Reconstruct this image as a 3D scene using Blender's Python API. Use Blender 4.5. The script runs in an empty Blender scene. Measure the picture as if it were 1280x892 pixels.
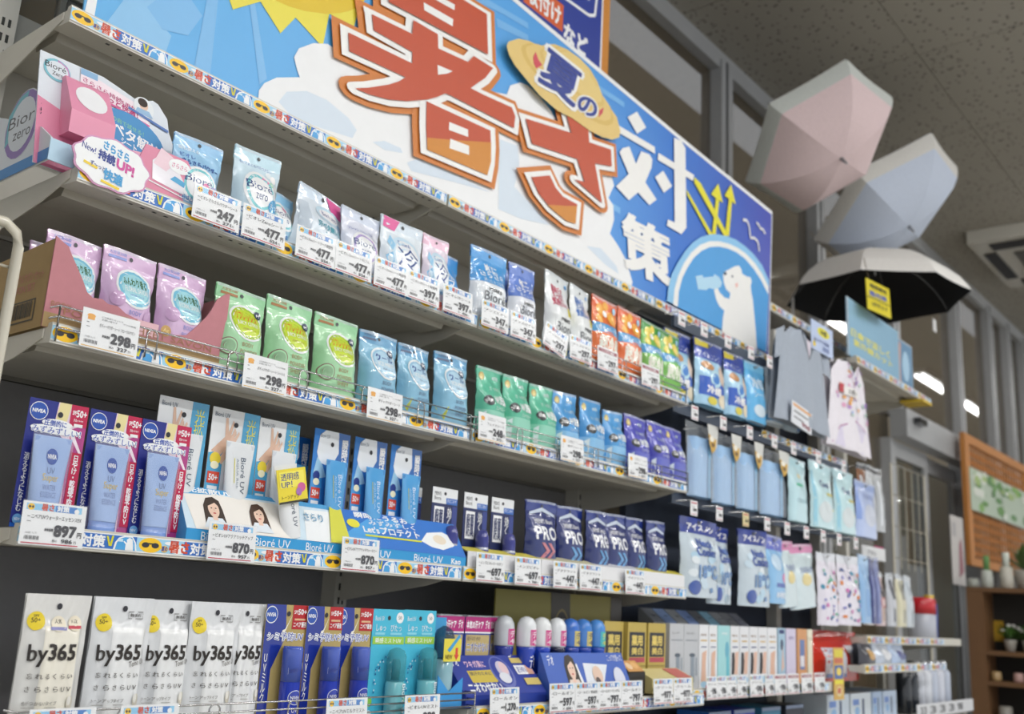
import bpy, math, random
from mathutils import Vector, Matrix
from mathutils.geometry import tessellate_polygon
random.seed(7)
SC = bpy.context.scene
COL = SC.collection

# ------------------------------------------------------------------ camera
cam_data = bpy.data.cameras.new('camera')
cam = bpy.data.objects.new('camera', cam_data)
COL.objects.link(cam)
RIGHT = Vector((0.62788, -0.77653, 0.0526)); DOWN = Vector((0.2185, 0.111, -0.9695)); FWD = Vector((0.74701, 0.62022, 0.23937))
rot = Matrix((RIGHT, -DOWN, -FWD)).transposed()
cam.matrix_world = Matrix.Translation((-0.6468, -1.3827, 1.0236)) @ rot.to_4x4()
cam_data.sensor_width = 36.0
cam_data.lens = 36.0 * 1266.34 / 1280.0
cam_data.clip_start = 0.05
cam_data.dof.use_dof = True
cam_data.dof.focus_distance = 1.60
cam_data.dof.aperture_fstop = 4.2
SC.camera = cam

# ------------------------------------------------------------------ world, light, exposure
world = bpy.data.worlds.new('store_ambient')
SC.world = world
world.use_nodes = True
world.node_tree.nodes['Background'].inputs[0].default_value = (0.93, 0.96, 1.0, 1)
world.node_tree.nodes['Background'].inputs[1].default_value = 0.95
SC.view_settings.view_transform = 'Standard'
SC.view_settings.look = 'None'
SC.view_settings.gamma = 1.0
SC.view_settings.use_curve_mapping = False
SC.view_settings.exposure = 0.0

def area_light(name, x, y, z, sx, sy, power, rx=0.0, ry=0.0, col=(1.0, 0.98, 0.95)):
    l = bpy.data.lights.new(name, 'AREA'); l.shape = 'RECTANGLE'; l.size = sx; l.size_y = sy
    l.energy = power; l.color = col
    o = bpy.data.objects.new(name, l); COL.objects.link(o); o.location = (x, y, z); o.rotation_euler = (rx, ry, 0)
    return o
# rows of ceiling tubes over the aisle: (x, y) of each lamp, every lamp is also a visible fixture further down
LAMPS = [(x, -1.9) for x in (-1.6, 0.2, 2.0, 3.8)] + [(x, -3.3) for x in (-1.6, 0.2, 2.0, 3.8, 5.6)] + \
        [(6.1, -0.42), (7.6, -0.42), (10.5, -0.42), (12.0, -0.42), (15.0, -0.9)] + [(x, -4.4) for x in (2.0, 8.0, 14.0, 20.2, 22.4)]
for lx, ly in LAMPS:
    area_light('ceiling_tube_light', lx, ly, 3.575, 1.2, 0.10, {-1.9: 10.0, -3.3: 30.0, -4.4: 28.0, -0.42: 8.0, -0.9: 8.0}[ly])

# ------------------------------------------------------------------ materials
MATS = {}
def lin(c): return c / 12.92 if c <= 0.04045 else ((c + 0.055) / 1.055) ** 2.4
def rgb(h):
    h = h.lstrip('#'); return tuple(lin(int(h[i:i + 2], 16) / 255.0) for i in (0, 2, 4))
def M(h, kind='card'):
    key = h + kind
    if key in MATS: return MATS[key]
    m = bpy.data.materials.new('%s_%s' % (kind, h.lstrip('#'))); m.use_nodes = True
    nt = m.node_tree; b = nt.nodes['Principled BSDF']
    c = rgb(h)
    tc = nt.nodes.new('ShaderNodeTexCoord'); no = nt.nodes.new('ShaderNodeTexNoise')
    nt.links.new(tc.outputs['Object'], no.inputs['Vector'])
    P = dict(card=(0.45, 0, 40, 0.03), film=(0.30, 0, 45, 0.25), paper=(0.6, 0, 30, 0.03), metal=(0.42, 0.0, 9, 0.02), steel=(0.22, 1.0, 30, 0.02),
             cloth=(0.9, 0, 90, 0.25), gloss=(0.12, 0, 12, 0.02), board=(0.7, 0, 60, 0.08), wood=(0.6, 0, 14, 0.2), ink=(0.4, 0, 30, 0.0), bag=(0.12, 0, 30, 0.5), foil=(0.25, 0.55, 35, 0.5), leaf=(0.5, 0, 20, 0.1))[kind]
    b.inputs['Roughness'].default_value = P[0]; b.inputs['Metallic'].default_value = P[1]
    no.inputs['Scale'].default_value = P[2]
    mx = nt.nodes.new('ShaderNodeMix'); mx.data_type = 'RGBA'
    v = 0.06 if kind in ('metal', 'board', 'cloth', 'wood') else 0.02
    mx.inputs[6].default_value = tuple(x * (1 - v) for x in c) + (1,)
    mx.inputs[7].default_value = tuple(min(1, x * (1 + v)) for x in c) + (1,)
    nt.links.new(no.outputs[0], mx.inputs[0]); nt.links.new(mx.outputs[2], b.inputs['Base Color'])
    if P[3] > 0:
        bp = nt.nodes.new('ShaderNodeBump'); bp.inputs['Strength'].default_value = P[3]; bp.inputs['Distance'].default_value = 0.004
        nt.links.new(no.outputs[0], bp.inputs['Height']); nt.links.new(bp.outputs[0], b.inputs['Normal'])
    if kind in ('film', 'gloss', 'bag'):
        b.inputs['Coat Weight'].default_value = 0.75 if kind == 'film' else 0.4; b.inputs['Coat Roughness'].default_value = 0.07
    MATS[key] = m; return m
def clear_film(name='clear_film', alpha=0.25, col='#eef4fa', rough=0.12, bump=0.4):
    if name in MATS: return MATS[name]
    m = bpy.data.materials.new(name); m.use_nodes = True; nt = m.node_tree; b = nt.nodes['Principled BSDF']
    b.inputs['Base Color'].default_value = rgb(col) + (1,); b.inputs['Roughness'].default_value = rough
    b.inputs['Alpha'].default_value = alpha
    no = nt.nodes.new('ShaderNodeTexNoise'); no.inputs['Scale'].default_value = 22
    tc = nt.nodes.new('ShaderNodeTexCoord'); nt.links.new(tc.outputs['Object'], no.inputs['Vector'])
    bp = nt.nodes.new('ShaderNodeBump'); bp.inputs['Strength'].default_value = bump; bp.inputs['Distance'].default_value = 0.01
    nt.links.new(no.outputs[0], bp.inputs['Height']); nt.links.new(bp.outputs[0], b.inputs['Normal'])
    MATS[name] = m; return m
def emit(name, h, s):
    if name in MATS: return MATS[name]
    m = bpy.data.materials.new(name); m.use_nodes = True; b = m.node_tree.nodes['Principled BSDF']
    b.inputs['Emission Color'].default_value = rgb(h) + (1,); b.inputs['Emission Strength'].default_value = s
    MATS[name] = m; return m

# ------------------------------------------------------------------ mesh builder
TEXTS = {}
def text_mesh(s, bold=0.0, res=2):
    k = (s, bold, res)
    if k in TEXTS: return TEXTS[k]
    c = bpy.data.curves.new('t', 'FONT'); c.body = s; c.size = 1; c.resolution_u = res; c.space_line = 0.85
    if '\n' in s: c.align_x = 'CENTER'
    o = bpy.data.objects.new('t', c); COL.objects.link(o)
    me = bpy.data.meshes.new_from_object(o.evaluated_get(bpy.context.evaluated_depsgraph_get()))
    vs = [(v.co.x, v.co.y) for v in me.vertices]; fs = [tuple(p.vertices) for p in me.polygons]
    if bold > 0:       # heavier lettering: the same glyph laid down again, shifted by the stroke gain
        n = len(vs); base = list(vs); bf = list(fs); vs = []; fs = []
        sh = [(-1, -1), (1, -1), (1, 1), (-1, 1)] if bold > 0.025 else [(-1, 0), (1, 0)]
        if bold > 0.06: sh += [(1.35, 0), (-1.35, 0), (0, 1.35), (0, -1.35)]
        for q, (sx, sy) in enumerate(sh):
            vs += [(x + sx * bold * 0.8, y + sy * bold * 0.8, q) for x, y in base]; fs += [tuple(k + n * q for k in f) for f in bf]
    bpy.data.objects.remove(o); bpy.data.curves.remove(c); bpy.data.meshes.remove(me)
    x0 = min(v[0] for v in vs); x1 = max(v[0] for v in vs); y0 = min(v[1] for v in vs); y1 = max(v[1] for v in vs)
    w = max(1e-6, x1 - x0); h = max(1e-6, y1 - y0)
    r = ([((p[0] - x0) / w, (p[1] - y0) / h, (p[2] if len(p) > 2 else 0) * 0.000008) for p in vs], fs); TEXTS[k] = r; return r

class G:
    def __init__(s): s.v = []; s.f = []; s.m = []; s.mats = []; s.smooth = []
    def mi(s, mat):
        if mat not in s.mats: s.mats.append(mat)
        return s.mats.index(mat)
    def add(s, vs, fs, mat, sm=False):
        o = len(s.v); s.v += [tuple(v) for v in vs]; i = s.mi(mat)
        for f in fs: s.f.append(tuple(k + o for k in f)); s.m.append(i); s.smooth.append(sm)
    def box(s, x0, y0, z0, x1, y1, z1, mat):
        s.add([(x0, y0, z0), (x1, y0, z0), (x1, y1, z0), (x0, y1, z0), (x0, y0, z1), (x1, y0, z1), (x1, y1, z1), (x0, y1, z1)],
              [(0, 3, 2, 1), (4, 5, 6, 7), (0, 1, 5, 4), (1, 2, 6, 5), (2, 3, 7, 6), (3, 0, 4, 7)], mat)
        return s
    def prism(s, poly, axis, a, b, mat):
        # poly in the two other axes, extruded along axis from a to b
        n = len(poly)
        def P(p, t):
            return {'x': (t, p[0], p[1]), 'y': (p[0], t, p[1]), 'z': (p[0], p[1], t)}[axis]
        vs = [P(p, a) for p in poly] + [P(p, b) for p in poly]
        tri = tessellate_polygon([[Vector((p[0], p[1], 0)) for p in poly]])
        fs = [tuple(t) for t in tri] + [tuple(k + n for k in reversed(t)) for t in tri]
        fs += [(i, (i + 1) % n, (i + 1) % n + n, i + n) for i in range(n)]
        s.add(vs, fs, mat); return s
    def tube(s, pts, r, mat, n=6, closed=False):
        pts = [Vector(p) for p in pts]; N = len(pts); vs = []
        for i, p in enumerate(pts):
            a = pts[(i - 1) % N] if (i or closed) else p; b = pts[(i + 1) % N] if (i < N - 1 or closed) else p
            d = (b - a).normalized(); u = d.cross(Vector((0, 0, 1)))
            if u.length < 0.05: u = d.cross(Vector((0, 1, 0)))
            u.normalize(); w = d.cross(u)
            for k in range(n):
                t = 2 * math.pi * k / n; vs.append(p + (u * math.cos(t) + w * math.sin(t)) * r)
        fs = []
        for i in range(N if closed else N - 1):
            for k in range(n):
                j = (i + 1) % N; fs.append((i * n + k, i * n + (k + 1) % n, j * n + (k + 1) % n, j * n + k))
        if not closed: fs += [tuple(range(n)), tuple(range((N - 1) * n, N * n))]
        s.add(vs, fs, mat, True); return s
    def lathe(s, prof, mat, n=20, c=(0, 0, 0), sy=1.0):
        vs = []; 
        for r, z in prof:
            for k in range(n):
                t = 2 * math.pi * k / n; vs.append((c[0] + r * math.cos(t), c[1] + r * sy * math.sin(t), c[2] + z))
        fs = [(i * n + k, i * n + (k + 1) % n, (i + 1) * n + (k + 1) % n, (i + 1) * n + k) for i in range(len(prof) - 1) for k in range(n)]
        fs += [tuple(reversed(range(n))), tuple(range((len(prof) - 1) * n, len(prof) * n))]
        s.add(vs, fs, mat, True); return s
    def grid(s, fn, nu, nv, mat, sm=True, u0=0, v0=0, u1=1, v1=1):
        vs = [fn(u0 + (u1 - u0) * i / nu, v0 + (v1 - v0) * j / nv) for j in range(nv + 1) for i in range(nu + 1)]
        fs = [(j * (nu + 1) + i, j * (nu + 1) + i + 1, (j + 1) * (nu + 1) + i + 1, (j + 1) * (nu + 1) + i) for j in range(nv) for i in range(nu)]
        s.add(vs, fs, mat, sm); return s
    def art(s, fn, ops, sub=1, base=0.0004, step=0.0001):
        # printed layers on the surface fn(u, v, lift); u, v run 0..1 over the face
        for i, op in enumerate(ops):
            k = op[0]; L = base + step * i
            if k == 'r':
                _, x0, y0, x1, y1, m = op
                nu = max(1, round(sub * (x1 - x0))); nv = max(1, round(sub * (y1 - y0)))
                s.grid(lambda u, v: fn(u, v, L), nu, nv, m, sub > 1, x0, y0, x1, y1)
            elif k == 'e':
                _, cx, cy, rx, ry, m = op; n = 20; vs = [fn(cx, cy, L)]
                rings = (5 if rx + ry > .3 else 2) if sub > 1 else 1
                for q in range(1, rings + 1):
                    vs += [fn(cx + rx * q / rings * math.cos(2 * math.pi * t / n), cy + ry * q / rings * math.sin(2 * math.pi * t / n), L) for t in range(n)]
                fs = [(0, 1 + t, 1 + (t + 1) % n) for t in range(n)]
                for q in range(rings - 1): fs += [(1 + q * n + t, 1 + (q + 1) * n + t, 1 + (q + 1) * n + (t + 1) % n, 1 + q * n + (t + 1) % n) for t in range(n)]
                s.add(vs, fs, m, sub > 1)
            elif k == 'p':
                _, pts, m = op
                tri = tessellate_polygon([[Vector((p[0], p[1], 0)) for p in pts]])
                s.add([fn(p[0], p[1], L) for p in pts], [tuple(t) for t in tri], m)
            elif k == 't':
                _, txt, x0, y0, x1, y1, m = op[:7]; bold = op[7] if len(op) > 7 else 0.02
                vs, fs = text_mesh(txt, bold, 2)
                s.add([fn(x0 + (x1 - x0) * a, y0 + (y1 - y0) * b, L + e) for a, b, e in vs], fs, m)
            elif k == 'T':   # text placed by its bottom-left, bottom-right and top-left corners
                _, txt, bl, br, tl, m = op[:6]; bold = op[6] if len(op) > 6 else 0.02
                vs, fs = text_mesh(txt, bold, 3)
                s.add([fn(bl[0] + (br[0] - bl[0]) * a + (tl[0] - bl[0]) * b, bl[1] + (br[1] - bl[1]) * a + (tl[1] - bl[1]) * b, L + e) for a, b, e in vs], fs, m)
            elif k == 'l':
                _, pts, w, m = op
                for a, b in zip(pts[:-1], pts[1:]):
                    L += 0.00001
                    dx, dy = b[0] - a[0], b[1] - a[1]; q = math.hypot(dx, dy) or 1; nx, ny = -dy / q * w / 2, dx / q * w / 2
                    s.add([fn(a[0] + nx, a[1] + ny, L), fn(a[0] - nx, a[1] - ny, L), fn(b[0] - nx, b[1] - ny, L), fn(b[0] + nx, b[1] + ny, L)], [(0, 1, 2, 3)], m)
        return s
    def mesh(s, name):
        me = bpy.data.meshes.new(name); me.from_pydata(s.v, [], s.f)
        for m in s.mats: me.materials.append(m)
        me.polygons.foreach_set('material_index', s.m); me.polygons.foreach_set('use_smooth', s.smooth)
        me.update(); return me
    def build(s, name, parent=None, loc=None):
        o = bpy.data.objects.new(name, s.mesh(name)); COL.objects.link(o)
        if parent: o.parent = parent
        if loc: o.location = loc
        return o

USED = {}
def tag(o, label, cat, group=None, kind=None):
    if label in USED: print('DUPLICATE LABEL', label)
    n = len(label.split())
    if n > 16 or n < 4: print('LABEL LENGTH', n, label)
    USED[label] = 1
    o['label'] = label; o['category'] = cat
    if group: o['group'] = group
    if kind: o['kind'] = kind
    return o
def thing(name, label, cat, loc=(0, 0, 0), rz=0.0, group=None, rx=0.0, ry=0.0):
    o = bpy.data.objects.new(name, None); COL.objects.link(o); o.location = loc; o.rotation_euler = (rx, ry, rz); o.empty_display_size = 0.05
    return tag(o, label, cat, group)
def struct(o): o['kind'] = 'structure'; return o
def children(o): return [c for c in COL.objects if c.parent == o]
KIDS = {}
def copy_thing(src, label, loc, rz=0.0, rx=0.0, ry=0.0, sc=(1, 1, 1)):
    if src not in KIDS: KIDS[src] = [(c, list(c.children)) for c in src.children]
    r = src.copy(); COL.objects.link(r); r.location = loc; r.rotation_euler = (rx, ry, rz); r.scale = sc
    if label in USED: print('DUPLICATE LABEL', label)
    if len(label.split()) > 16: print('LABEL LENGTH', label)
    USED[label] = 1; r['label'] = label
    for c, gc in KIDS[src]:
        d = c.copy(); COL.objects.link(d); d.parent = r
        for g in gc:
            e = g.copy(); COL.objects.link(e); e.parent = d
    return r
ORD = ['first', 'second', 'third', 'fourth', 'fifth', 'sixth', 'seventh', 'eighth', 'ninth', 'tenth', 'eleventh', 'twelfth']
def row(proto, spots, label, cat, group, rx=0.0):
    """proto: function(label) -> thing at origin; spots: (x, y, z, rz, scale x, scale z); label holds {o} for which one counted from the left"""
    first = None
    for i, sp in enumerate(spots):
        x, y, z = sp[:3]; rz = sp[3] if len(sp) > 3 else 0.0; sx = sp[4] if len(sp) > 4 else 1.0; sz = sp[5] if len(sp) > 5 else 1.0
        lb = (label[i] if isinstance(label, list) else label.format(o=ORD[i]))
        if first is None:
            first = proto(lb); first['category'] = cat
            if group: first['group'] = group
            first.location = (x, y, z); first.rotation_euler = (rx, 0, rz); first.scale = (sx, 1, sz)
        else: copy_thing(first, lb, (x, y, z), rz, rx, 0, (sx, 1, sz))
    return first
def planeY(x0, z0, w, h, y):      # flat face standing in the x-z plane, looking to -y
    return lambda u, v, l=0.0: (x0 + w * u, y - l, z0 + h * v)
def world_xz(y): return lambda u, v, l=0.0: (u, y - l, v)

WHITE = M('#e9ebec', 'card'); INK = M('#2b2b33', 'ink'); RED = M('#c0263c', 'ink'); NAVY = M('#1d3a92', 'ink'); TRED = M('#cf4a2a', 'ink')
YEL = M('#f2c320', 'ink'); SKY = M('#4aa3e0', 'ink'); WINK = M('#f2f4f6', 'ink'); GREY = M('#77797d', 'ink'); ORG = M('#e08a28', 'ink')
SHELF = M('#cfccc2', 'metal'); SHELF2 = M('#c0bdb3', 'metal'); DARKBACK = M('#8b8b8f', 'board'); BEIGE = M('#c9c4b4', 'metal')
CHROME = M('#c8c8c8', 'steel')
# ================================================================== the setting
CEIL = 3.65; WALLY = 0.73
def ceiling():
    # square acoustic tiles, each a panel of its own, on dark joints
    m = bpy.data.materials.new('acoustic_tile'); m.use_nodes = True; nt = m.node_tree; b = nt.nodes['Principled BSDF']
    tc = nt.nodes.new('ShaderNodeTexCoord'); mp = nt.nodes.new('ShaderNodeMapping'); mp.inputs['Scale'].default_value = (1, 1, 0)
    vo = nt.nodes.new('ShaderNodeTexVoronoi'); vo.inputs['Scale'].default_value = 30; vo.inputs['Randomness'].default_value = 1
    no = nt.nodes.new('ShaderNodeTexNoise'); no.inputs['Scale'].default_value = 9
    nt.links.new(tc.outputs['Generated'], no.inputs['Vector']); nt.links.new(tc.outputs['Object'], mp.inputs[0]); nt.links.new(mp.outputs[0], vo.inputs['Vector'])
    lt = nt.nodes.new('ShaderNodeMath'); lt.operation = 'LESS_THAN'; lt.inputs[1].default_value = 0.23
    nt.links.new(vo.outputs['Distance'], lt.inputs[0])
    mx = nt.nodes.new('ShaderNodeMix'); mx.data_type = 'RGBA'; mx.inputs[6].default_value = rgb('#a39f95') + (1,); mx.inputs[7].default_value = rgb('#6c6962') + (1,)
    nt.links.new(lt.outputs[0], mx.inputs[0]); nt.links.new(mx.outputs[2], b.inputs['Base Color']); b.inputs['Roughness'].default_value = 0.95
    slab = G().box(-8, -8, CEIL + 0.012, 30, WALLY + 0.1, CEIL + 0.05, M('#4f4c46', 'board')).build('ceiling'); struct(slab)
    g = G().box(0.002, 0.002, 0, 0.908, 0.908, 0.012, m); me = g.mesh('ceiling_tile')
    x0 = 3.8145 - 0.91 * 5; y0 = -0.065
    n = 0
    for i in range(22):
        for j in (-3, -2, -1, 0):
            o = bpy.data.objects.new('ceiling_tile', me); COL.objects.link(o); o.parent = slab
            o.location = (x0 + 0.91 * i, y0 + 0.91 * j, CEIL)
            if j == 0: o.scale = (1, (WALLY - y0) / 0.912, 1)
ceiling()
struct(G().box(-8, -8, -0.04, 30, WALLY + 2.5, 0.0, M('#b9b5ab', 'gloss')).build('floor'))
struct(G().box(-8, WALLY + 1.6, 0, 30, WALLY + 1.7, 5, M('#a0927a', 'board')).build('wall_outside'))
pane_m = clear_film('window_glass', 0.55, '#5e5444', 0.02, 0.0)
pane_m.node_tree.nodes['Principled BSDF'].inputs['Specular IOR Level'].default_value = 0.9
ALU = M('#aeb0b2', 'metal'); ALUD = M('#5d5e60', 'metal')
MULL = [-0.35, 0.20, 1.2, 2.25, 3.32, 4.42, 5.6, 6.96, 7.87, 8.45, 9.0, 9.6, 10.4, 11.4, 12.6, 14.0, 16.0, 19.0]
win = struct(bpy.data.objects.new('window_1', None)); COL.objects.link(win)
for i, x in enumerate(MULL):
    zb = 0.0 if (x < 5 or x > 6.5) else 2.30
    g = G().box(x - 0.055, WALLY - 0.06, zb, x + 0.055, WALLY + 0.05, 3.60, ALU)
    g.box(x - 0.012, WALLY - 0.064, zb, x + 0.004, WALLY - 0.06, 3.60, ALUD)
    g.build('mullion', win)
    if i < len(MULL) - 1:
        zb = 0.02 if (MULL[i + 1] < 5.7 or x > 6.5) else 2.30
        G().box(x + 0.055, WALLY, zb, MULL[i + 1] - 0.055, WALLY + 0.008, 3.56, pane_m).build('pane', win)
G().box(-8, WALLY - 0.05, 3.56, 30, WALLY + 0.06, CEIL + 0.012, ALU).build('frame_head', win)
struct(G().box(-8, WALLY - 0.02, 2.62, 0.14, WALLY + 0.06, 3.56, M('#8a8880', 'board')).build('wall_left'))
# automatic sliding door
door = struct(bpy.data.objects.new('door_1', None)); COL.objects.link(door)
G().box(5.40, WALLY - 0.16, 2.13, 7.10, WALLY - 0.061, 2.30, M('#a2a4a6', 'metal')).build('door_header', door)
G().box(5.52, WALLY - 0.20, 2.225, 5.66, WALLY - 0.161, 2.26, M('#2b2c2f', 'gloss')).build('door_sensor', door)
G().box(6.86, WALLY - 0.16, 0, 7.06, WALLY + 0.05, 2.13, M('#9c9fa2', 'metal')).build('door_post', door)
G().box(5.40, WALLY - 0.06, 0, 5.47, WALLY + 0.04, 2.13, ALU).build('door_jamb', door)
dglass = clear_film('door_glass', 0.30, '#46504a', 0.02, 0.0)
for (a, b, y) in ((5.47, 6.13, -0.045), (6.05, 6.86, -0.005)):
    leaf = G().box(a, WALLY + y, 0.02, b, WALLY + y + 0.03, 0.14, ALU).box(a, WALLY + y, 2.03, b, WALLY + y + 0.03, 2.13, ALU).box(a, WALLY + y, 0.14, a + 0.06, WALLY + y + 0.03, 2.03, ALU).box(b - 0.07, WALLY + y, 0.14, b, WALLY + y + 0.03, 2.03, ALU).build('door_leaf', door)
    G().box(a + 0.06, WALLY + y + 0.012, 0.14, b - 0.07, WALLY + y + 0.018, 2.03, dglass).build('door_pane', leaf)

# ================================================================== ceiling lamps and air conditioner
def ceiling_lamp(label):
    t = thing('ceiling_light', label, 'ceiling light', group='tube lights over the aisles')
    G().box(-0.62, -0.075, 3.60, 0.62, 0.075, 3.65, M('#e4e4e0', 'metal')).build('housing', t)
    for y in (-0.035, 0.035): G().tube([(-0.59, y, 3.588), (0.59, y, 3.588)], 0.013, emit('tube_glow', '#ffffff', 12.0), 8).build('light_tube', t)
    return t
proto = None
for i, (lx, ly) in enumerate(LAMPS):
    same = [q for q in LAMPS if q[1] == ly]
    lb = 'twin tube light, %s from the left in the row %s' % (ORD[same.index((lx, ly))], {-1.9: 'over the front of the aisle', -3.3: 'over the middle of the aisle', -0.42: 'nearest the windows', -0.9: 'beyond the sliding door', -4.4: 'farthest from the windows'}[ly])
    if proto is None: proto = ceiling_lamp(lb); proto.location = (lx, ly, 0)
    else: copy_thing(proto, lb, (lx, ly, 0))
ac = thing('air_conditioner', 'white square cassette air conditioner set into the ceiling', 'air conditioner')
ac.location = (.28, -.03, 0)
G().box(5.95, -0.50, 3.56, 7.05, 0.42, 3.652, M('#cfccc2', 'gloss')).build('casing', ac)
G().box(6.25, -0.30, 3.548, 6.75, 0.20, 3.559, M('#5c5b57', 'metal')).build('intake_grille', ac)
for k in range(7): G().box(6.27, -0.27 + 0.065 * k, 3.543, 6.73, -0.25 + 0.065 * k, 3.548, M('#77756f', 'metal')).build('grille_slat', ac)
for (a, b, c, d) in ((6.02, -0.38, 6.14, 0.30), (6.86, -0.38, 6.98, 0.30), (6.2, -0.46, 6.8, -0.38), (6.2, 0.30, 6.8, 0.38)):
    G().box(a, b, 3.550, c, d, 3.559, M('#26262a', 'metal')).build('air_outlet', ac)

# ================================================================== shelving
def strip_unit(g, x, z, y, h):
    """one repeat of the promotional strip: sun in sunglasses, lettering, arrows, bear"""
    f = world_xz(y); W = 0.1785
    b = 0.001
    g.art(f, [('r', x, z, x + W, z + h, M('#f0f1ef', 'card'))], base=b)
    z0 = z + h * 0.09; z1 = z + h * 0.93; H = z1 - z0
    ops = [('r', x, z0, x + W, z1, M('#9fd3ef', 'ink')), ('r', x + 0.077, z0, x + W - 0.003, z1, M('#2f6fc4', 'ink')),
           ('e', x + 0.020, z0 + H * .5, 0.019, H * .55, M('#f6c51c', 'ink')),
           ('e', x + 0.012, z0 + H * .5, 0.0062, H * .2, INK), ('e', x + 0.028, z0 + H * .5, 0.0062, H * .2, INK), ('r', x + 0.010, z0 + H * .56, x + 0.030, z0 + H * .66, INK),
           ('e', x + 0.044, z0 + H * .3, 0.006, H * .26, M('#d8b46a', 'ink')), ('t', '夏の', x + 0.039, z0 + H * .15, x + 0.049, z0 + H * .5, NAVY, 0.04),
           ('e', x + 0.053, z0 + H * .75, 0.010, H * .14, WINK), ('e', x + 0.066, z0 + H * .35, 0.014, H * .35, WINK),
           ('t', '暑さ', x + 0.051, z0 + H * .05, x + 0.086, z0 + H * .98, TRED, 0.05), ('t', '対策', x + 0.088, z0 + H * .05, x + 0.126, z0 + H * .95, WINK, 0.04),
           ('p', [(x + 0.127, z0 + H * .9), (x + 0.130, z0 + H * .9), (x + 0.135, z0 + H * .2), (x + 0.132, z0 + H * .2)], M('#d9d322', 'ink')),
           ('p', [(x + 0.133, z0 + H * .2), (x + 0.1365, z0 + H * .2), (x + 0.1385, z0 + H * .95), (x + 0.1355, z0 + H * .95)], M('#d9d322', 'ink')),
           ('p', [(x + 0.139, z0), (x + 0.141, z0 + H * .5), (x + 0.146, z0 + H * .85), (x + 0.154, z0 + H), (x + 0.168, z0 + H), (x + 0.174, z0 + H * .6), (x + 0.1765, z0)], WINK),
           ('p', [(x + 0.142, z0), (x + 0.144, z0 + H * .5), (x + 0.149, z0 + H * .8), (x + 0.156, z0 + H * .93), (x + 0.167, z0 + H * .93), (x + 0.172, z0 + H * .55), (x + 0.174, z0)], SKY),
           ('p', [(x + 0.158, z0), (x + 0.158, z0 + H * .4), (x + 0.154, z0 + H * .6), (x + 0.155, z0 + H * .66), (x + 0.160, z0 + H * .5), (x + 0.159, z0 + H * .75), (x + 0.163, z0 + H * .92), (x + 0.168, z0 + H * .8), (x + 0.170, z0 + H * .4), (x + 0.171, z0)], WINK),
           ('r', x + 0.146, z0 + H * .58, x + 0.153, z0 + H * .78, M('#cfeaf8', 'ink'))]
    g.art(f, ops, base=b + 0.0002, step=0.00005)
def fence(parent, x0, x1, zb, y, h=0.036, name='wire_fence'):
    g = G()
    for dz in (0.0, h * .5, h):
        g.tube([(x0, y + 0.03, zb + dz), (x0 + 0.003, y, zb + dz), (x1 - 0.003, y, zb + dz), (x1, y + 0.03, zb + dz)], 0.0016, CHROME, 5)
    n = max(2, int((x1 - x0) / 0.145))
    for i in range(n + 1):
        x = x0 + 0.004 + (x1 - x0 - 0.008) * i / n
        if i in (0, n): g.tube([(x, y, zb - 0.02), (x, y, zb + h)], 0.0016, CHROME, 5)
        else: g.tube([(x - 0.009, y, zb - 0.012), (x - 0.009, y, zb + h - 0.006), (x - 0.004, y, zb + h), (x + 0.004, y, zb + h), (x + 0.009, y, zb + h - 0.006), (x + 0.009, y, zb - 0.012)], 0.0016, CHROME, 5)
    return g.build(name, parent)
DEPTH = 0.40
def shelf_board(parent, x0, x1, zf, yf, yb=DEPTH, strip=True, phase=0.0, bracket=True, holes=True):
    """shelf with folded front rail; zf is the lower front edge"""
    g = G(); e = 0.003
    a, b = x0 + e, x1 - e
    prof = [(yf + 0.001, zf), (yf + 0.001, zf + 0.030), (yf + 0.012, zf + 0.030), (yf + 0.014, zf + 0.024), (yb, zf + 0.024), (yb, zf + 0.019), (yf + 0.06, zf + 0.019), (yf + 0.055, zf + 0.004), (yf + 0.004, zf)]
    g.prism(prof, 'x', a, b, SHELF)
    # stiffening channel under the board
    g.prism([(yf + 0.075, zf + 0.019), (yf + 0.085, zf + 0.003), (yf + 0.15, zf + 0.003), (yf + 0.16, zf + 0.019)], 'x', a + 0.02, b - 0.02, SHELF2)
    s = g.build('shelf', parent)
    if holes:
        h = G(); n = int((b - a - 0.05) / 0.0205)
        for i in range(n):
            x = a + 0.03 + i * 0.0205
            if i % 9 in (0, 1): continue
            zc = zf + 0.0002 + 0.0008
            h.add([(x, yf + 0.012, zf + 0.0002), (x + 0.007, yf + 0.012, zf + 0.0002), (x + 0.007, yf + 0.018, zf + 0.0008), (x, yf + 0.018, zf + 0.0008)], [(0, 1, 2, 3)], M('#3a3a38', 'ink'))
        h.build('slot_row', s)['kind'] = 'stuff'
    if strip:
        q = G(); n = 5
        for i in range(n): strip_unit(q, x0 + 0.003 + phase + i * 0.1785, zf + 0.0035, yf + 0.0005, 0.0235)
        q.build('promotional_strip', s)
    # end brackets that carry the board
    if bracket:
        for x in (x0 + 0.0005, x1 - 0.0025):
            G().prism([(yf + 0.02, zf + 0.022), (yf + 0.02, zf + 0.008), (yf + 0.10, zf - 0.012), (yb - 0.02, zf - 0.055), (yb, zf - 0.06), (yb, zf + 0.022)], 'x', x, x + 0.002, SHELF).build('bracket', parent)
    return s
TIERS0 = [(1.897, 0.1155), (1.594, 0.0), (1.350, 0.0), (1.069, 0.0), (0.806, -0.055)]
UNITL = ['grey steel shelving bay at the left, nearest the camera', 'grey steel shelving bay in the middle with five stocked shelves']
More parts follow.
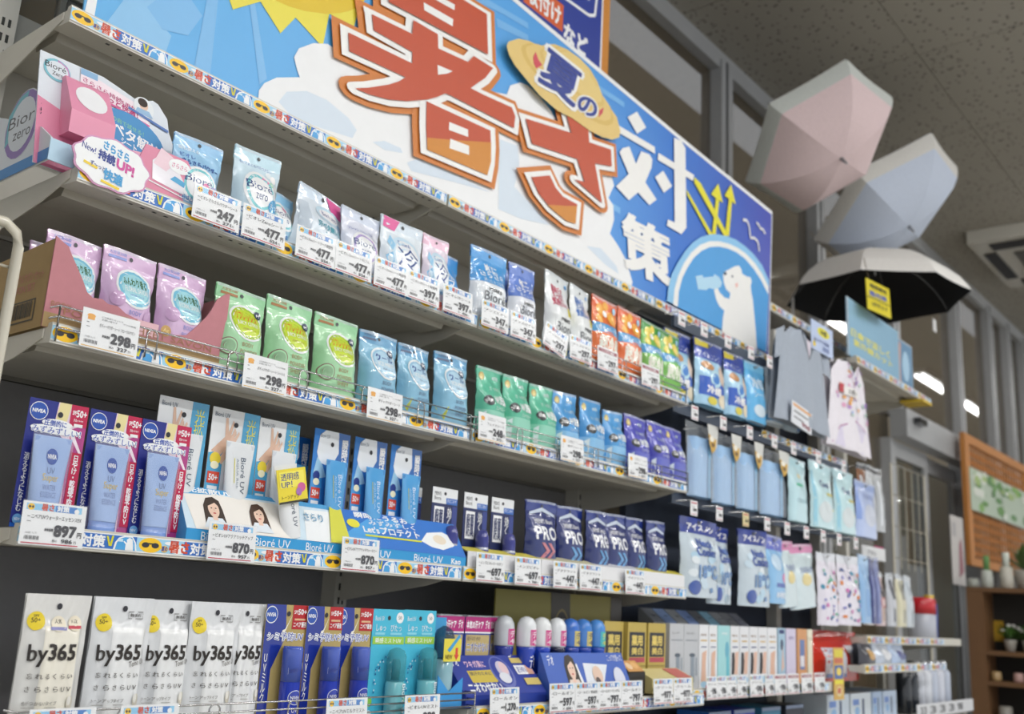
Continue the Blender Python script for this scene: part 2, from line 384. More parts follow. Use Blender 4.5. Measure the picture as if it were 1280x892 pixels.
for k in range(2):
    X = 0.9 * k
    u = thing('shelving_unit', UNITL[k], 'shelving', (X, 0, 0), group='steel shelving bays')
    for (zf, yf) in TIERS0[:4] + [(0.775 if k == 0 else 0.806, -0.055)]:
        s = shelf_board(u, 0, 0.9, zf, yf, phase=0.0 if yf > 0 or k else 0.0, holes=zf > 1.5)
        if abs(zf - 1.35) < .01: fence(s, 0.004, 0.896, zf + 0.022, -0.004, 0.032)
        if zf < 0.9 and k == 0: fence(s, 0.01, 0.896, 0.838, yf - 0.004, 0.024)
    if k == 1: fence(u, 0.40, 0.88, 1.594 + 0.022, -0.004, 0.032)
    for za, zb, mm in ((0.0, 1.08, DARKBACK), (1.08, 1.36, M('#8b8a8a', 'board')), (1.36, 1.605, M('#8a877e', 'board')), (1.605, 2.03, SHELF2)):
        G().box(0.001, DEPTH + 0.001, za + 0.001, 0.899, DEPTH + 0.02, zb - 0.001, mm).build('back_panel', u)
    for x in (-0.018, 0.882) if k == 0 else (0.882,):
        g = G().box(x, DEPTH - 0.045, 0, x + 0.036, DEPTH, 2.06, SHELF)
        for z in range(60): g.box(x + 0.010, DEPTH - 0.0458, 0.2 + z * 0.03, x + 0.015, DEPTH - 0.045, 0.215 + z * 0.03, M('#35342f', 'ink')).box(x + 0.021, DEPTH - 0.0458, 0.2 + z * 0.03, x + 0.026, DEPTH - 0.045, 0.215 + z * 0.03, M('#35342f', 'ink'))
        g.build('upright', u)
    G().box(0.01, -0.05, 0.0, 0.89, DEPTH, 0.10, SHELF2).build('plinth', u)
# bays 3 and 4: peg board with hanging goods
u3 = thing('shelving_unit', 'grey steel bay with dark peg board and rows of hooks', 'shelving', (1.8, 0, 0), group='steel shelving bays')
PB = 0.20
G().box(0.0, PB, 0.0, 1.3, PB + 0.02, 2.03, M('#2c3546', 'board')).build('back_panel', u3)
shelf_board(u3, 0, 0.55, 1.897, 0.1155, strip=True, holes=False, bracket=False)
for zf in (1.842, 1.592, 1.335):
    b = G().box(0.0, 0.05, zf - 0.01, 1.3 if zf < 1.8 else 0.62, 0.062, zf + 0.022, M('#3a4658', 'metal')).build('hook_rail', u3)
    if zf < 1.6: pass
s = shelf_board(u3, 0, 0.94, 0.812, -0.02, holes=False)
r_ = G().box(.85, .151, 2.118, 1.68, .17, 2.150, SHELF).box(.85, .17, 2.14, 1.68, .40, 2.146, SHELF)
r_ = r_.build('top_rail', u3)
q = G()
for i in range(4): strip_unit(q, .86 + i * .1785, 2.122, .1505, .0235)
q.build('promotional_strip', r_)
shelf_board(u3, 1.11, 1.72, 0.868, -0.06, 0.0, holes=False, bracket=False)
G().box(1.28, PB - 0.04, 0, 1.3, PB, 2.06, SHELF).build('upright', u3)
for x in (0.9,): G().box(x, PB - 0.04, 0, x + 0.036, PB - 0.002, 2.06, SHELF).build('upright', u3)
q = G()
for i in range(4): strip_unit(q, 0.56 + i * 0.1785, 1.600, 0.049, 0.0235)
q.build('promotional_strip', u3)
G().box(0.0, 0.0, 0.0, 1.28, PB, 0.10, SHELF2).build('plinth', u3)
# high shelves at the far right
u4 = thing('shelving_unit', 'far shelving bay with a high shelf carrying advertising boards', 'shelving', (3.1, 0, 0), group='steel shelving bays')
shelf_board(u4, -0.02, 0.80, 2.000, 0.0, DEPTH, holes=False)
shelf_board(u4, 0.0, 1.15, 0.962, 0.0, DEPTH, holes=False)
G().box(0.02, DEPTH, 0.0, 0.80, DEPTH + 0.02, 1.30, M('#8b8a84', 'board')).build('back_panel', u4)
for x in (0.76,): G().box(x, DEPTH - 0.04, 0, x + 0.036, DEPTH, 2.03, SHELF).build('upright', u4)
for x in (-0.16, 0.38, 1.10): G().box(x, 0.335, 0, x + 0.03, 0.365, 0.96, SHELF).build('leg', u4)
# neighbouring wire rack at the far left
rk = thing('wire_rack', 'cream tube framed wire rack at the left edge beside the shelves', 'rack', (-0.062, 0, 0))
TB = M('#d2cdbd', 'gloss')
G().tube([(-0.55, 0, 1.0), (-0.012, 0, 1.0), (0, 0, 1.012), (0.0, 0, 1.47), (-0.006, 0, 1.49), (-0.022, 0, 1.50), (-0.55, 0, 1.50)], 0.0075, TB, 10).build('tube_frame', rk)
for k in range(8): G().tube([(-0.03 - 0.05 * k, 0, 1.0), (-0.03 - 0.05 * k, 0, 1.49)], 0.0022, TB, 5).build('wire', rk)
for k in range(5): G().tube([(-0.5, 0.004, 1.08 + 0.09 * k), (-0.006, 0.004, 1.08 + 0.09 * k)], 0.0022, TB, 5).build('wire', rk)
for x in (-0.54,): G().tube([(x, 0, 0), (x, 0, 1.0)], 0.0075, TB, 8).build('leg', rk)
G().tube([(-0.02, 0, 0), (-0.02, 0, 1.0)], 0.0075, TB, 8).build('leg', rk)
# slotted steel post and grey frames at the upper left
po = thing('slotted_post', 'cream slotted steel post in the upper left corner', 'post', (0.005, 0.36, 0))
g = G().box(-0.085, 0, 0, 0.008, 0.03, 2.4, BEIGE)
for z in range(20):
    for x in (-0.012, -0.034): g.box(x, -0.0006, 1.85 + z * 0.014, x + 0.006, 0, 1.857 + z * 0.014, M('#3a3936', 'ink'))
g.build('post_channel', po)
fr = thing('steel_cabinet', 'dark grey steel cabinet frame behind the shelves at upper left', 'cabinet', (0.075, 0.46, 0))
G().box(-0.4, 0.02, 0, 0.30, 0.2, 2.9, M('#dad7cc', 'metal')).build('cabinet_body', fr)
G().box(-0.12, -0.004, 1.6, 0.045, 0.0, 2.135, M('#8a7d68', 'gloss')).build('dark_pane', fr)
G().box(0.05, -0.012, 1.5, 0.062, 0.0, 2.9, M('#9a988f', 'metal')).build('frame_bar', fr)
G().box(-0.4, -0.012, 2.14, 0.16, 0.0, 2.155, M('#d0cdc3', 'metal')).build('frame_bar', fr)
G().box(0.066, -0.004, 1.5, 0.155, 0.0, 2.138, M('#8c8980', 'metal')).build('door_panel', fr)
G().box(-0.4, -0.004, 2.158, 0.155, 0.0, 2.23, M('#a5a298', 'metal')).build('door_panel', fr)
G().box(0.16, -0.02, 1.5, 0.26, 0.02, 2.9, M('#20232e', 'metal')).build('door_strip', fr)
# ================================================================== banner
BN = {
 'sho_top': [(0.675,2.298),(1.010,2.334),(0.996,2.438),(0.901,2.430),(0.802,2.421),(0.662,2.401)],
 'sho_top_h': [[(0.779,2.353),(0.879,2.362),(0.879,2.343),(0.783,2.335)],[(0.803,2.392),(0.881,2.402),(0.881,2.387),(0.804,2.378)]],
 'sho_mid': [(0.631,2.244),(0.753,2.259),(0.753,2.294),(0.833,2.299),(0.838,2.265),(0.941,2.280),(0.959,2.305),(1.031,2.307),(1.005,2.268),(0.970,2.233),(0.956,2.218),(1.003,2.222),(1.111,2.236),(1.126,2.218),(1.124,2.185),(0.890,2.169),(0.872,2.166),(0.847,2.146),(0.816,2.125),(0.753,2.093),(0.700,2.073),(0.644,2.060),(0.604,2.056),(0.639,2.073),(0.698,2.108),(0.725,2.128),(0.744,2.147),(0.580,2.130),(0.572,2.170),(0.760,2.189),(0.758,2.216),(0.640,2.210)],
 'sho_mid_h': [[(0.839,2.223),(0.890,2.231),(0.872,2.216),(0.843,2.200)]],
 'sho_low': [(0.814,2.120),(1.036,2.141),(1.041,2.107),(1.041,2.062),(1.035,2.024),(0.828,2.007),(0.819,2.060)],
 'sho_low_h': [[(0.891,2.102),(0.956,2.110),(0.958,2.092),(0.892,2.082)],[(0.899,2.063),(0.963,2.071),(0.966,2.049),(0.898,2.039)]],
 'sho_gold': [(0.825,2.035),(0.926,2.070),(1.041,2.112),(1.045,2.063),(1.035,2.024),(0.828,2.007)],
 'sa_up': [(1.163,2.227),(1.359,2.269),(1.338,2.302),(1.327,2.326),(1.427,2.341),(1.436,2.310),(1.442,2.276),(1.549,2.297),(1.556,2.248),(1.473,2.225),(1.514,2.122),(1.383,2.143),(1.427,2.153),(1.390,2.205),(1.194,2.170)],
 'sa_low': [(1.198,2.080),(1.273,2.113),(1.300,2.089),(1.333,2.076),(1.398,2.077),(1.394,2.020),(1.351,2.014),(1.280,2.026),(1.230,2.048)],
 'sa_gold': [(1.268,2.030),(1.348,2.055),(1.397,2.072),(1.394,2.020),(1.351,2.014),(1.280,2.026)],
 'hat': [(1.070,2.385),(1.076,2.400),(1.114,2.428),(1.159,2.444),(1.201,2.450),(1.227,2.468),(1.265,2.488),(1.321,2.500),(1.380,2.502),(1.429,2.493),(1.467,2.472),(1.494,2.441),(1.527,2.424),(1.570,2.407),(1.591,2.372),(1.586,2.350),(1.551,2.328),(1.501,2.315),(1.440,2.309),(1.357,2.311),(1.289,2.304),(1.212,2.313),(1.147,2.334),(1.105,2.349),(1.081,2.366)],
 'ribbon': [[(1.185,2.426),(1.199,2.409),(1.216,2.402),(1.191,2.380),(1.180,2.389),(1.176,2.405)],[(1.481,2.388),(1.502,2.407),(1.497,2.387),(1.479,2.366)]],
 'natsu': [(1.195,2.347),(1.364,2.341),(1.400,2.453),(1.229,2.465)],
 'no': [(1.372,2.341),(1.462,2.351),(1.474,2.410),(1.383,2.398)],
 'tai': [[(1.651,2.446),(1.701,2.486),(1.754,2.456),(1.704,2.415)],[(1.585,2.398),(1.806,2.413),(1.807,2.391),(1.588,2.376)],[(1.613,2.318),(1.628,2.337),(1.664,2.357),(1.702,2.317),(1.729,2.368),(1.775,2.376),(1.793,2.367),(1.789,2.338),(1.756,2.278),(1.822,2.246),(1.782,2.214),(1.717,2.231),(1.669,2.189),(1.600,2.207),(1.665,2.270)],[(1.828,2.402),(2.049,2.413),(2.044,2.390),(1.823,2.378)],[(1.919,2.491),(1.965,2.499),(1.991,2.484),(2.004,2.216),(1.973,2.184),(1.885,2.183),(1.890,2.205),(1.931,2.209)],[(1.810,2.315),(1.857,2.354),(1.912,2.323),(1.863,2.283)]],
 'saku': [(1.652,1.973),(1.930,1.987),(1.910,2.168),(1.627,2.150)],
 'arr': [[(2.000,2.346),(2.008,2.327),(2.153,2.239),(2.178,2.248)],[(2.050,2.406),(2.050,2.387),(2.258,2.270),(2.284,2.281),(2.093,2.400)],[(2.171,2.249),(2.197,2.258),(2.222,2.393),(2.198,2.388)],[(2.162,2.387),(2.214,2.445),(2.246,2.386)],[(2.262,2.275),(2.292,2.283),(2.314,2.424),(2.290,2.419)],[(2.257,2.417),(2.305,2.475),(2.341,2.414)]],
 'ring_blue': [(1.892,1.940),(1.896,1.982),(1.917,2.036),(1.949,2.080),(1.994,2.133),(2.041,2.177),(2.096,2.215),(2.153,2.242),(2.212,2.262),(2.281,2.277),(2.344,2.285),(2.409,2.283),(2.475,2.274),(2.543,2.253),(2.598,2.212),(2.573,1.940),(2.522,1.938),(1.882,1.944)],
 'ring_white': [(1.927,1.942),(1.934,1.993),(1.954,2.040),(1.988,2.092),(2.035,2.143),(2.089,2.185),(2.154,2.219),(2.220,2.240),(2.289,2.253),(2.352,2.259),(2.417,2.257),(2.483,2.244),(2.543,2.220),(2.594,2.187),(2.573,1.940),(2.522,1.938),(1.933,1.941)],
 'ring_in': [(1.955,1.943),(1.960,1.993),(1.980,2.041),(2.011,2.085),(2.051,2.130),(2.101,2.169),(2.158,2.200),(2.220,2.221),(2.284,2.234),(2.347,2.240),(2.408,2.236),(2.474,2.220),(2.534,2.193),(2.590,2.157),(2.569,1.939),(2.522,1.938),(1.946,1.941)],
 'bear': [(2.250,1.889),(2.240,1.938),(2.246,1.984),(2.255,2.008),(2.222,2.014),(2.200,2.030),(2.185,2.056),(2.189,2.072),(2.207,2.077),(2.222,2.062),(2.259,2.054),(2.290,2.059),(2.297,2.080),(2.267,2.086),(2.251,2.104),(2.245,2.129),(2.259,2.146),(2.294,2.165),(2.328,2.184),(2.360,2.197),(2.379,2.188),(2.385,2.174),(2.421,2.175),(2.447,2.180),(2.457,2.167),(2.449,2.149),(2.454,2.123),(2.465,2.103),(2.476,2.051),(2.486,1.999),(2.495,1.932),(2.375,1.904)],
 'bear_face': [[(2.248,2.137),(2.263,2.147),(2.272,2.141),(2.257,2.129)],[(2.305,2.144),(2.314,2.149),(2.317,2.143),(2.308,2.137)],[(2.331,2.123),(2.347,2.132),(2.353,2.122),(2.341,2.110)]],
 'bottle': [(2.061,2.071),(2.105,2.088),(2.112,2.081),(2.180,2.105),(2.184,2.115),(2.218,2.114),(2.239,2.101),(2.229,2.082),(2.185,2.062),(2.149,2.057),(2.134,2.045),(2.078,2.032)],
 'birds': [[(2.396,2.376),(2.426,2.385),(2.445,2.367),(2.454,2.328)],[(2.454,2.328),(2.484,2.338),(2.513,2.333),(2.523,2.299)],[(2.502,2.403),(2.524,2.398),(2.531,2.389)],[(2.531,2.389),(2.554,2.394),(2.573,2.381)]],
 'cloud': [(0.383,1.935),(0.382,1.953),(0.392,1.973),(0.418,1.997),(0.449,2.012),(0.472,2.023),(0.464,2.035),(0.453,2.058),(0.462,2.082),(0.496,2.111),(0.532,2.127),(0.578,2.123),(0.692,2.140),(0.893,2.204),(1.103,2.272),(1.114,2.302),(1.154,2.329),(1.183,2.334),(1.231,2.326),(1.282,2.309),(1.330,2.276),(1.522,2.259),(1.576,2.238),(1.594,2.208),(1.568,2.161),(1.593,2.146),(1.599,2.104),(1.581,2.057),(1.624,2.035),(1.667,2.005),(1.703,1.950),(1.696,1.924),(0.907,1.921),(0.592,1.921)],
 'cshade': [[(0.429,1.950),(0.445,1.979),(0.492,2.002),(0.544,2.006),(0.605,1.992),(0.630,1.975),(0.621,1.953),(0.536,1.940),(0.466,1.932)],[(0.677,1.967),(0.710,1.983),(0.758,1.986),(0.766,1.977),(0.713,1.963)],[(1.470,1.985),(1.537,2.000),(1.618,1.972),(1.630,1.952),(1.559,1.960)],[(0.781,1.960),(0.813,1.983),(0.957,1.991),(1.062,1.993),(0.936,1.972),(0.796,1.946)],[(1.086,2.142),(1.156,2.153),(1.166,2.108),(1.152,2.041),(1.199,2.024),(1.303,1.989),(1.184,1.966),(1.096,1.961)]],
 'sun': [(0.282,2.145),(0.294,2.100),(0.304,2.085),(0.361,2.133),(0.415,2.092),(0.446,2.143),(0.520,2.114),(0.528,2.195),(0.596,2.199),(0.609,2.282),(0.644,2.350),(0.571,2.367),(0.304,2.209)],
 'sun_in': [(0.376,2.163),(0.397,2.154),(0.426,2.158),(0.465,2.168),(0.519,2.190),(0.556,2.212),(0.583,2.232),(0.611,2.263),(0.631,2.299),(0.595,2.362),(0.394,2.245)],
 'rays': [[(0.094,1.991),(0.167,2.031),(0.163,1.986),(0.190,1.972),(0.183,1.929),(0.068,1.927)],[(0.248,2.075),(0.271,2.088),(0.276,1.935),(0.242,1.937)],[(0.338,2.117),(0.350,2.123),(0.397,1.985),(0.382,1.966)],[(0.137,2.001),(0.151,2.022),(0.218,2.059),(0.244,2.040),(0.221,1.988),(0.172,1.975)],[(0.960,2.462),(1.075,2.483),(1.174,2.493),(1.172,2.510),(1.079,2.499),(1.012,2.491)],[(1.046,2.458),(1.175,2.476),(1.177,2.459),(1.053,2.437)],[(1.357,2.159),(1.630,2.152),(1.631,2.134),(1.367,2.140)],[(1.430,2.478),(1.635,2.488),(1.636,2.472),(1.455,2.462)]],
 'bline': [(0.033,1.938),(0.034,1.959),(0.050,1.968),(0.050,1.929)],
}
def banner():
    t = thing('banner', 'large sky blue summer banner with red and white lettering along the shelf top', 'banner', (0, 0.135, 0))
    F = lambda u, v, l=0.0: (u, -l, v)
    # printed sheet: blue that deepens towards its right end
    m = bpy.data.materials.new('banner_print'); m.use_nodes = True; nt = m.node_tree; b = nt.nodes['Principled BSDF']
    tc = nt.nodes.new('ShaderNodeTexCoord'); sp = nt.nodes.new('ShaderNodeSeparateXYZ'); cr = nt.nodes.new('ShaderNodeValToRGB')
    mr = nt.nodes.new('ShaderNodeMapRange'); mr.inputs[2].default_value = 2.6
    nt.links.new(tc.outputs['Object'], sp.inputs[0]); nt.links.new(sp.outputs[0], mr.inputs[0]); nt.links.new(mr.outputs[0], cr.inputs[0]); nt.links.new(cr.outputs[0], b.inputs['Base Color'])
    e = cr.color_ramp.elements; e[0].color = rgb('#5fb2ea') + (1,); e[1].color = rgb('#3f4db4') + (1,)
    for p, c in ((0.55, '#4f9fe6'), (0.75, '#2f74cf')):
        q = e.new(p); q.color = rgb(c) + (1,)
    b.inputs['Roughness'].default_value = 0.4
    pts = [(0.032, 1.915), (2.600, 1.918), (2.640, 2.490), (1.95, 2.513), (0.0, 2.60)]
    G().prism([(p[0], p[1]) for p in pts], 'y', 0.0, 0.004, m).build('printed_sheet', t)
    S = 0.62   # outlines are wider across than up and down
    def stroke(g, polys, rx, mat, lift):
        k_ = [0]
        for poly in polys:
            n = len(poly)
            for i in range(n):
                a = Vector((poly[i][0] * S, poly[i][1])); c = Vector((poly[(i + 1) % n][0] * S, poly[(i + 1) % n][1]))
                d = c - a
                if d.length < 1e-6: continue
                k_[0] += 1; lift += 0.00003
                d.normalize(); w = Vector((-d.y, d.x)) * rx
                q = [a + w, a - w, c - w, c + w]
                g.add([F(p.x / S, p.y, lift) for p in q], [(0, 1, 2, 3)], mat)
                p0 = Vector((poly[i - 1][0] * S, poly[i - 1][1])); d0 = (a - p0).normalized()
                if d0.angle(d, 0) < math.radians(115):    # mitred corner
                    sgn = -1 if d0.x * d.y - d0.y * d.x > 0 else 1
                    if True:
                        w0 = Vector((-d0.y, d0.x)) * rx * sgn; w1 = Vector((-d.y, d.x)) * rx * sgn
                        bis = (w0 + w1); k = bis.length_squared / (2 * rx * rx)
                        if 0.3 < k < 1.9999:
                            lift += 0.00002; tip = a + bis / k
                            g.add([F(p.x / S, p.y, lift) for p in (a, a + w0, tip, a + w1)], [(0, 1, 2, 3)], mat)
                else:
                    lift += 0.00003
                    g.add([F((a.x + rx * math.cos(t_)) / S, a.y + rx * math.sin(t_), lift) for t_ in [2 * math.pi * k / 12 for k in range(12)]], [tuple(range(12))], mat)
    def fill(g, polys, mat, lift):
        for poly in polys:
            lift += 0.00004
            tri = tessellate_polygon([[Vector((p[0], p[1], 0)) for p in poly]])
            g.add([F(p[0], p[1], lift) for p in poly], [tuple(x) for x in tri], mat)
    # border, rays, sun, clouds
    g = G(); W = M('#eef0f2', 'card')
    g.art(F, [('p', BN['bline'], W), ('l', [(0.0, 2.596), (1.95, 2.509), (2.636, 2.486)], 0.014, W), ('l', [(2.637, 2.49), (2.597, 1.92)], 0.006, W), ('r', 0.05, 1.915, 1.9, 1.932, W)], base=0.0008)
    g.build('white_border', t)
    for i, p in enumerate(BN['rays']):
        g = G(); g.art(F, [('p', p, M('#8cc4ee' if i == 0 else '#7dbbec' if i < 4 else '#74b4ea', 'card'))], base=0.0006 + 0.00004 * i); g.build('sun_ray', t)
    g = G(); fill(g, [BN['sun']], M('#e9dc4a', 'card'), 0.0012); fill(g, [BN['sun_in']], M('#e0c022', 'card'), 0.0014); g.build('sun_print', t)
    g = G(); fill(g, [BN['cloud']], W, 0.0016)
    for i, p in enumerate(BN['cshade']): fill(g, [p], M('#d5e2ef', 'card'), 0.0018 + 0.0001 * i)
    g.build('cloud_print', t)
    # orange-edged cut-out lettering, proud of the sheet
    OR = M('#cf7a2e', 'card'); RD = M('#bf4a26', 'card'); GD = M('#cf8526', 'card'); WH = M('#f0f0ee', 'card')
    outs = [BN['sho_top'], BN['sho_mid'], BN['sho_low']]
    def letter(name, outs, holes, golds, lift):
        g = G()
        fill(g, outs, OR, lift); stroke(g, outs, 0.0245, OR, lift - 0.0042)
        g2 = G(); 
        stroke(g2, outs, 0.0125, WH, lift + 0.0002)
        fill(g2, outs, RD, lift + 0.004)
        for i, p in enumerate(golds): fill(g2, [p], GD, lift + 0.0043)
        for h in holes: fill(g2, [h], WH, lift + 0.0046)
        o = g.build(name, t); g2.build('letter_face', o)
    letter('letter_sho', outs, BN['sho_top_h'] + BN['sho_mid_h'] + BN['sho_low_h'], [BN['sho_gold']], 0.010)
    letter('letter_sa', [BN['sa_up'], BN['sa_low']], [], [BN['sa_gold']], 0.014)
    # straw hat with two characters
    g = G(); fill(g, [BN['hat']], M('#e2c47a', 'card'), 0.020); fill(g, BN['ribbon'], M('#d04a58', 'card'), 0.0206)
    hc = (sum(p[0] for p in BN['hat']) / 24, sum(p[1] for p in BN['hat']) / 24)
    for sc_, col in ((0.82, '#d9b866'), (0.76, '#e2c47a'), (0.58, '#dcbc6c'), (0.53, '#e4c980')):
        fill(g, [[(hc[0] + (p[0] - hc[0]) * sc_, hc[1] + (p[1] - hc[1]) * sc_) for p in BN['hat']]], M(col, 'card'), 0.0201 + (0.9 - sc_) * 0.001)
    for k, (key, s_) in enumerate((('natsu', '夏'), ('no', 'の'))):
        bl, br, tr, tl = BN[key]
        for (mat, bold, lf) in ((WH, 0.075, 0.0212), (M('#2c3f92', 'card'), 0.03, 0.0225)):
            vs, fs = text_mesh(s_, bold, 4)
            ex = 0.09 if bold > 0.05 else 0.0
            vs = [(a * (1 + 2 * ex) - ex, b_ * (1 + 2 * ex) - ex, e_) for a, b_, e_ in vs]
            g.add([F(bl[0] + (br[0] - bl[0]) * a + (tl[0] - bl[0]) * b_, bl[1] + (br[1] - bl[1]) * a + (tl[1] - bl[1]) * b_, lf + e_ * 3) for a, b_, e_ in vs], fs, mat)
    g.build('straw_hat_panel', t)
    g = G(); fill(g, BN['tai'], WH, 0.004); 
    bl, br, tr, tl = BN['saku']; vs, fs = text_mesh('策', 0.045, 4)
    g.add([F(bl[0] + (br[0] - bl[0]) * a + (tl[0] - bl[0]) * b_, bl[1] + (br[1] - bl[1]) * a + (tl[1] - bl[1]) * b_, 0.004 + e_ * 3) for a, b_, e_ in vs], fs, WH)
    g.build('white_lettering', t)
    for k in (0, 1):
        g = G(); fill(g, [BN['arr'][k]] + BN['arr'][2 + 2 * k:4 + 2 * k], M('#e6de28', 'card'), 0.0045 + 0.0002 * k); g.build('arrow', t)
    for b_ in (BN['birds'][:2], BN['birds'][2:]):
        g = G(); g.art(F, [('l', b_[0] + b_[1][1:], 0.009, WH)], base=0.004); g.build('gull', t)
    def clipz(poly): return [(min(x, 2.598 + (max(z, 1.92) - 1.92) * 0.07), max(z, 1.918)) for x, z in poly]
    g = G(); fill(g, [clipz(BN['ring_blue'])], M('#8cc6ee', 'card'), 0.0050); fill(g, [clipz(BN['ring_white'])], WH, 0.0053); fill(g, [clipz(BN['ring_in'])], M('#4a9fe0', 'card'), 0.0056)
    fill(g, [clipz(BN['bear'])], WH, 0.0062); fill(g, [BN['bottle']], M('#b5dcf4', 'card'), 0.0064)
    fill(g, BN['bear_face'][:2], M('#3a4a66', 'card'), 0.0066); fill(g, BN['bear_face'][2:], M('#eebcb4', 'card'), 0.0066)
    g.build('bear_print', t)
banner()
# poster board behind the banner
pb = thing('poster_board', 'blue poster with orange edge standing behind the banner', 'poster', (0, 0.20, 0))
G().box(0.9, 0.0, 1.95, 1.640, 0.02, 2.95, M('#c98434', 'board')).build('board', pb)
g = G(); F = world_xz(0.0)
g.art(F, [('r', 0.9, 1.95, 1.603, 2.95, M('#e8e8e8', 'card')), ('r', 0.9, 1.95, 1.595, 2.95, M('#233a96', 'card')),
          ('p', [(1.10, 2.64), (1.20, 2.66), (1.28, 2.68), (1.29, 2.72), (1.15, 2.72)], M('#3aa04a', 'card')),
          ('r', 1.225, 2.625, 1.405, 2.71, M('#d8602c', 'card')), ('t', '取付け', 1.235, 2.635, 1.395, 2.70, WINK, 0.04),
          ('t', 'など', 1.41, 2.60, 1.53, 2.665, WINK, 0.05),
          ('l', [(1.30, 2.73), (1.53, 2.745), (1.56, 2.76), (1.575, 2.90)], 0.010, WINK), ('t', 'ない', 1.33, 2.77, 1.53, 2.87, WINK, 0.05)], base=0.001)
g.build('printed_sheet', pb)
# ================================================================== price tags
DZ = 0.0
def tag_art(price, tax, kind, name):
    W_, H_ = 0.090, 0.058
    g = G(); g.box(-W_ / 2, 0, 0, W_ / 2, 0.0008, H_, M('#eceef0', 'card'))
    f = planeY(-W_ / 2, 0, W_, H_, 0.0)
    o = []
    if kind == 'sun':      # strip header, red line
        o += [('r', .05, .80, .92, .95, M('#8fc9ec', 'ink')), ('r', .5, .80, .84, .95, M('#3f7fca', 'ink')), ('e', .12, .87, .055, .075, YEL), ('e', .10, .87, .018, .03, INK), ('e', .145, .87, .018, .03, INK),
              ('t', '暑さ', .28, .80, .48, .96, TRED, .05), ('t', '対策', .52, .81, .72, .95, WINK, .05), ('e', .84, .85, .04, .06, WINK),
              ('r', .03, .03, .92, .055, M('#c02a44', 'ink'))]
    elif kind == 'red':
        o += [('r', .05, .78, .95, .93, M('#9a4a58', 'ink')), ('t', 'いつも安い価格', .2, .80, .8, .91, WINK, .02), ('r', .03, .03, .95, .055, M('#c02a44', 'ink'))]
    else:
        o += [('e', .15, .82, .07, .055, M('#e9a63a', 'ink')), ('r', .09, .72, .21, .79, M('#e9a63a', 'ink')), ('t', 'どの商品とセットで', .33, .83, .7, .88, GREY, .01), ('t', 'お買い得です', .33, .76, .6, .81, GREY, .01),
              ('t', 'マツの特価', .7, .78, .93, .83, GREY, .01), ('r', .03, .03, .95, .05, M('#e2b04a', 'ink'))]
    if name: o += [('t', name, .14 if kind == 'sun' else .3, .60 if kind == 'sun' else .58, .93, .71 if kind == 'sun' else .68, INK, .015)]
    o += [('r', .08, .64, .12, .66, GREY), ('r', .08, .53, .14, .545, GREY)]
    for k in range(12): o.append(('r', .07 + .019 * k, .12, .07 + .019 * k + (.010 if k % 3 else .006), .21, INK))
    o += [('t', '10枚入り', .08, .25, .25, .30, GREY, .0), ('t', '本体価格', .36, .33, .50, .41, INK, .03), ('t', price, .51, .22, .87, .50, INK, .05), ('t', '円', .885, .23, .955, .36, INK, .03),
          ('t', '税込', .50, .10, .58, .16, INK, .02), ('t', tax, .64, .085, .82, .18, INK, .03), ('t', '円', .84, .09, .88, .15, INK, .02)]
    g.art(f, o, base=0.0002, step=0.00003)
    return g
TAGP = {}
def price_tag(x, y, z, price, tax, kind, label, name='', ry=0.0, rx=-0.05, grp='price tags on the shelf edges'):
    k = (price, tax, kind, name)
    if k not in TAGP:
        t = thing('price_tag', label, 'price tag', (x, y, z), 0, grp, rx, ry)
        g = tag_art(price, tax, kind, name); g.build('printed_card', t)
        q = G(); q.add([(-0.047, -0.0012, -0.002), (0.047, -0.0012, -0.002), (0.047, -0.0012, 0.0595), (-0.047, -0.0012, 0.0595)], [(0, 1, 2, 3)], clear_film('tag_sleeve', 0.07, '#f4f8fc', 0.08, 0.05))
        q.build('clear_sleeve', t); TAGP[k] = t
    else:
        t = copy_thing(TAGP[k], label, (x, y, z), 0, rx, ry); t['group'] = grp
    return t
R1 = [(.233, '247', '271', 'ビオレさらさらパウダーシート'), (.328, '477', '524', 'ビオレZeroシート'), (.442, '477', '524', 'ビオレZeroシートクール無香性'), (.533, '477', '524', 'ビオレZeroシート石けん'), (.630, '477', '524', 'ビオレZeroシート無香性'),
      (.720, '397', '436', 'ビオレ冷シート無香性'), (.822, '397', '436', 'ビオレ冷シート'), (.942, '347', '381', 'メンズビオレ'), (1.040, '347', '381', 'メンズビオレ'), (1.155, '297', '326', 'メンズビオレ'), (1.262, '297', '326', 'メンズビオレ')]
for i, (x, p, tx, nm) in enumerate(R1):
    price_tag(x, -0.012, 1.600, p, tx, 'sun', 'white price tag reading %s yen, %s from the left on the second shelf edge' % (p, ORD[i]), nm, ry=0.22 if i == 9 else 0.0)
for i, (x, p, tx) in enumerate([(1.378, '297', '326'), (1.580, '297', '326')]):
    price_tag(x, -0.012, 1.600, p, tx, 'red', 'price tag with dark red heading under the %s refreshing sheets' % ('orange', 'green')[i], 'デオシート')
R2 = [(.083, 1.352, '298', '327', 'ボディーパウダーシート フローラルサボン', 'under the pink carton'), (.364, 1.349, '298', '327', 'ボディパウダーシート シトラス', 'below the green packs'), (.640, 1.347, '298', '327', 'ボディパウダーシート', 'below the metallic blue packs'),
      (.952, 1.357, '248', '272', 'フェイスシート', 'below the mint green packs'), (1.240, 1.355, '298', '327', 'ボディシート', 'below the light blue packs'), (1.525, 1.355, '298', '327', 'ボディシート', 'below the violet packs')]
for x, z, p, tx, nm, w in R2:
    price_tag(x, -0.014, z, p, tx, 'crown', 'white price tag with orange crown reading %s yen %s' % (p, w), nm)
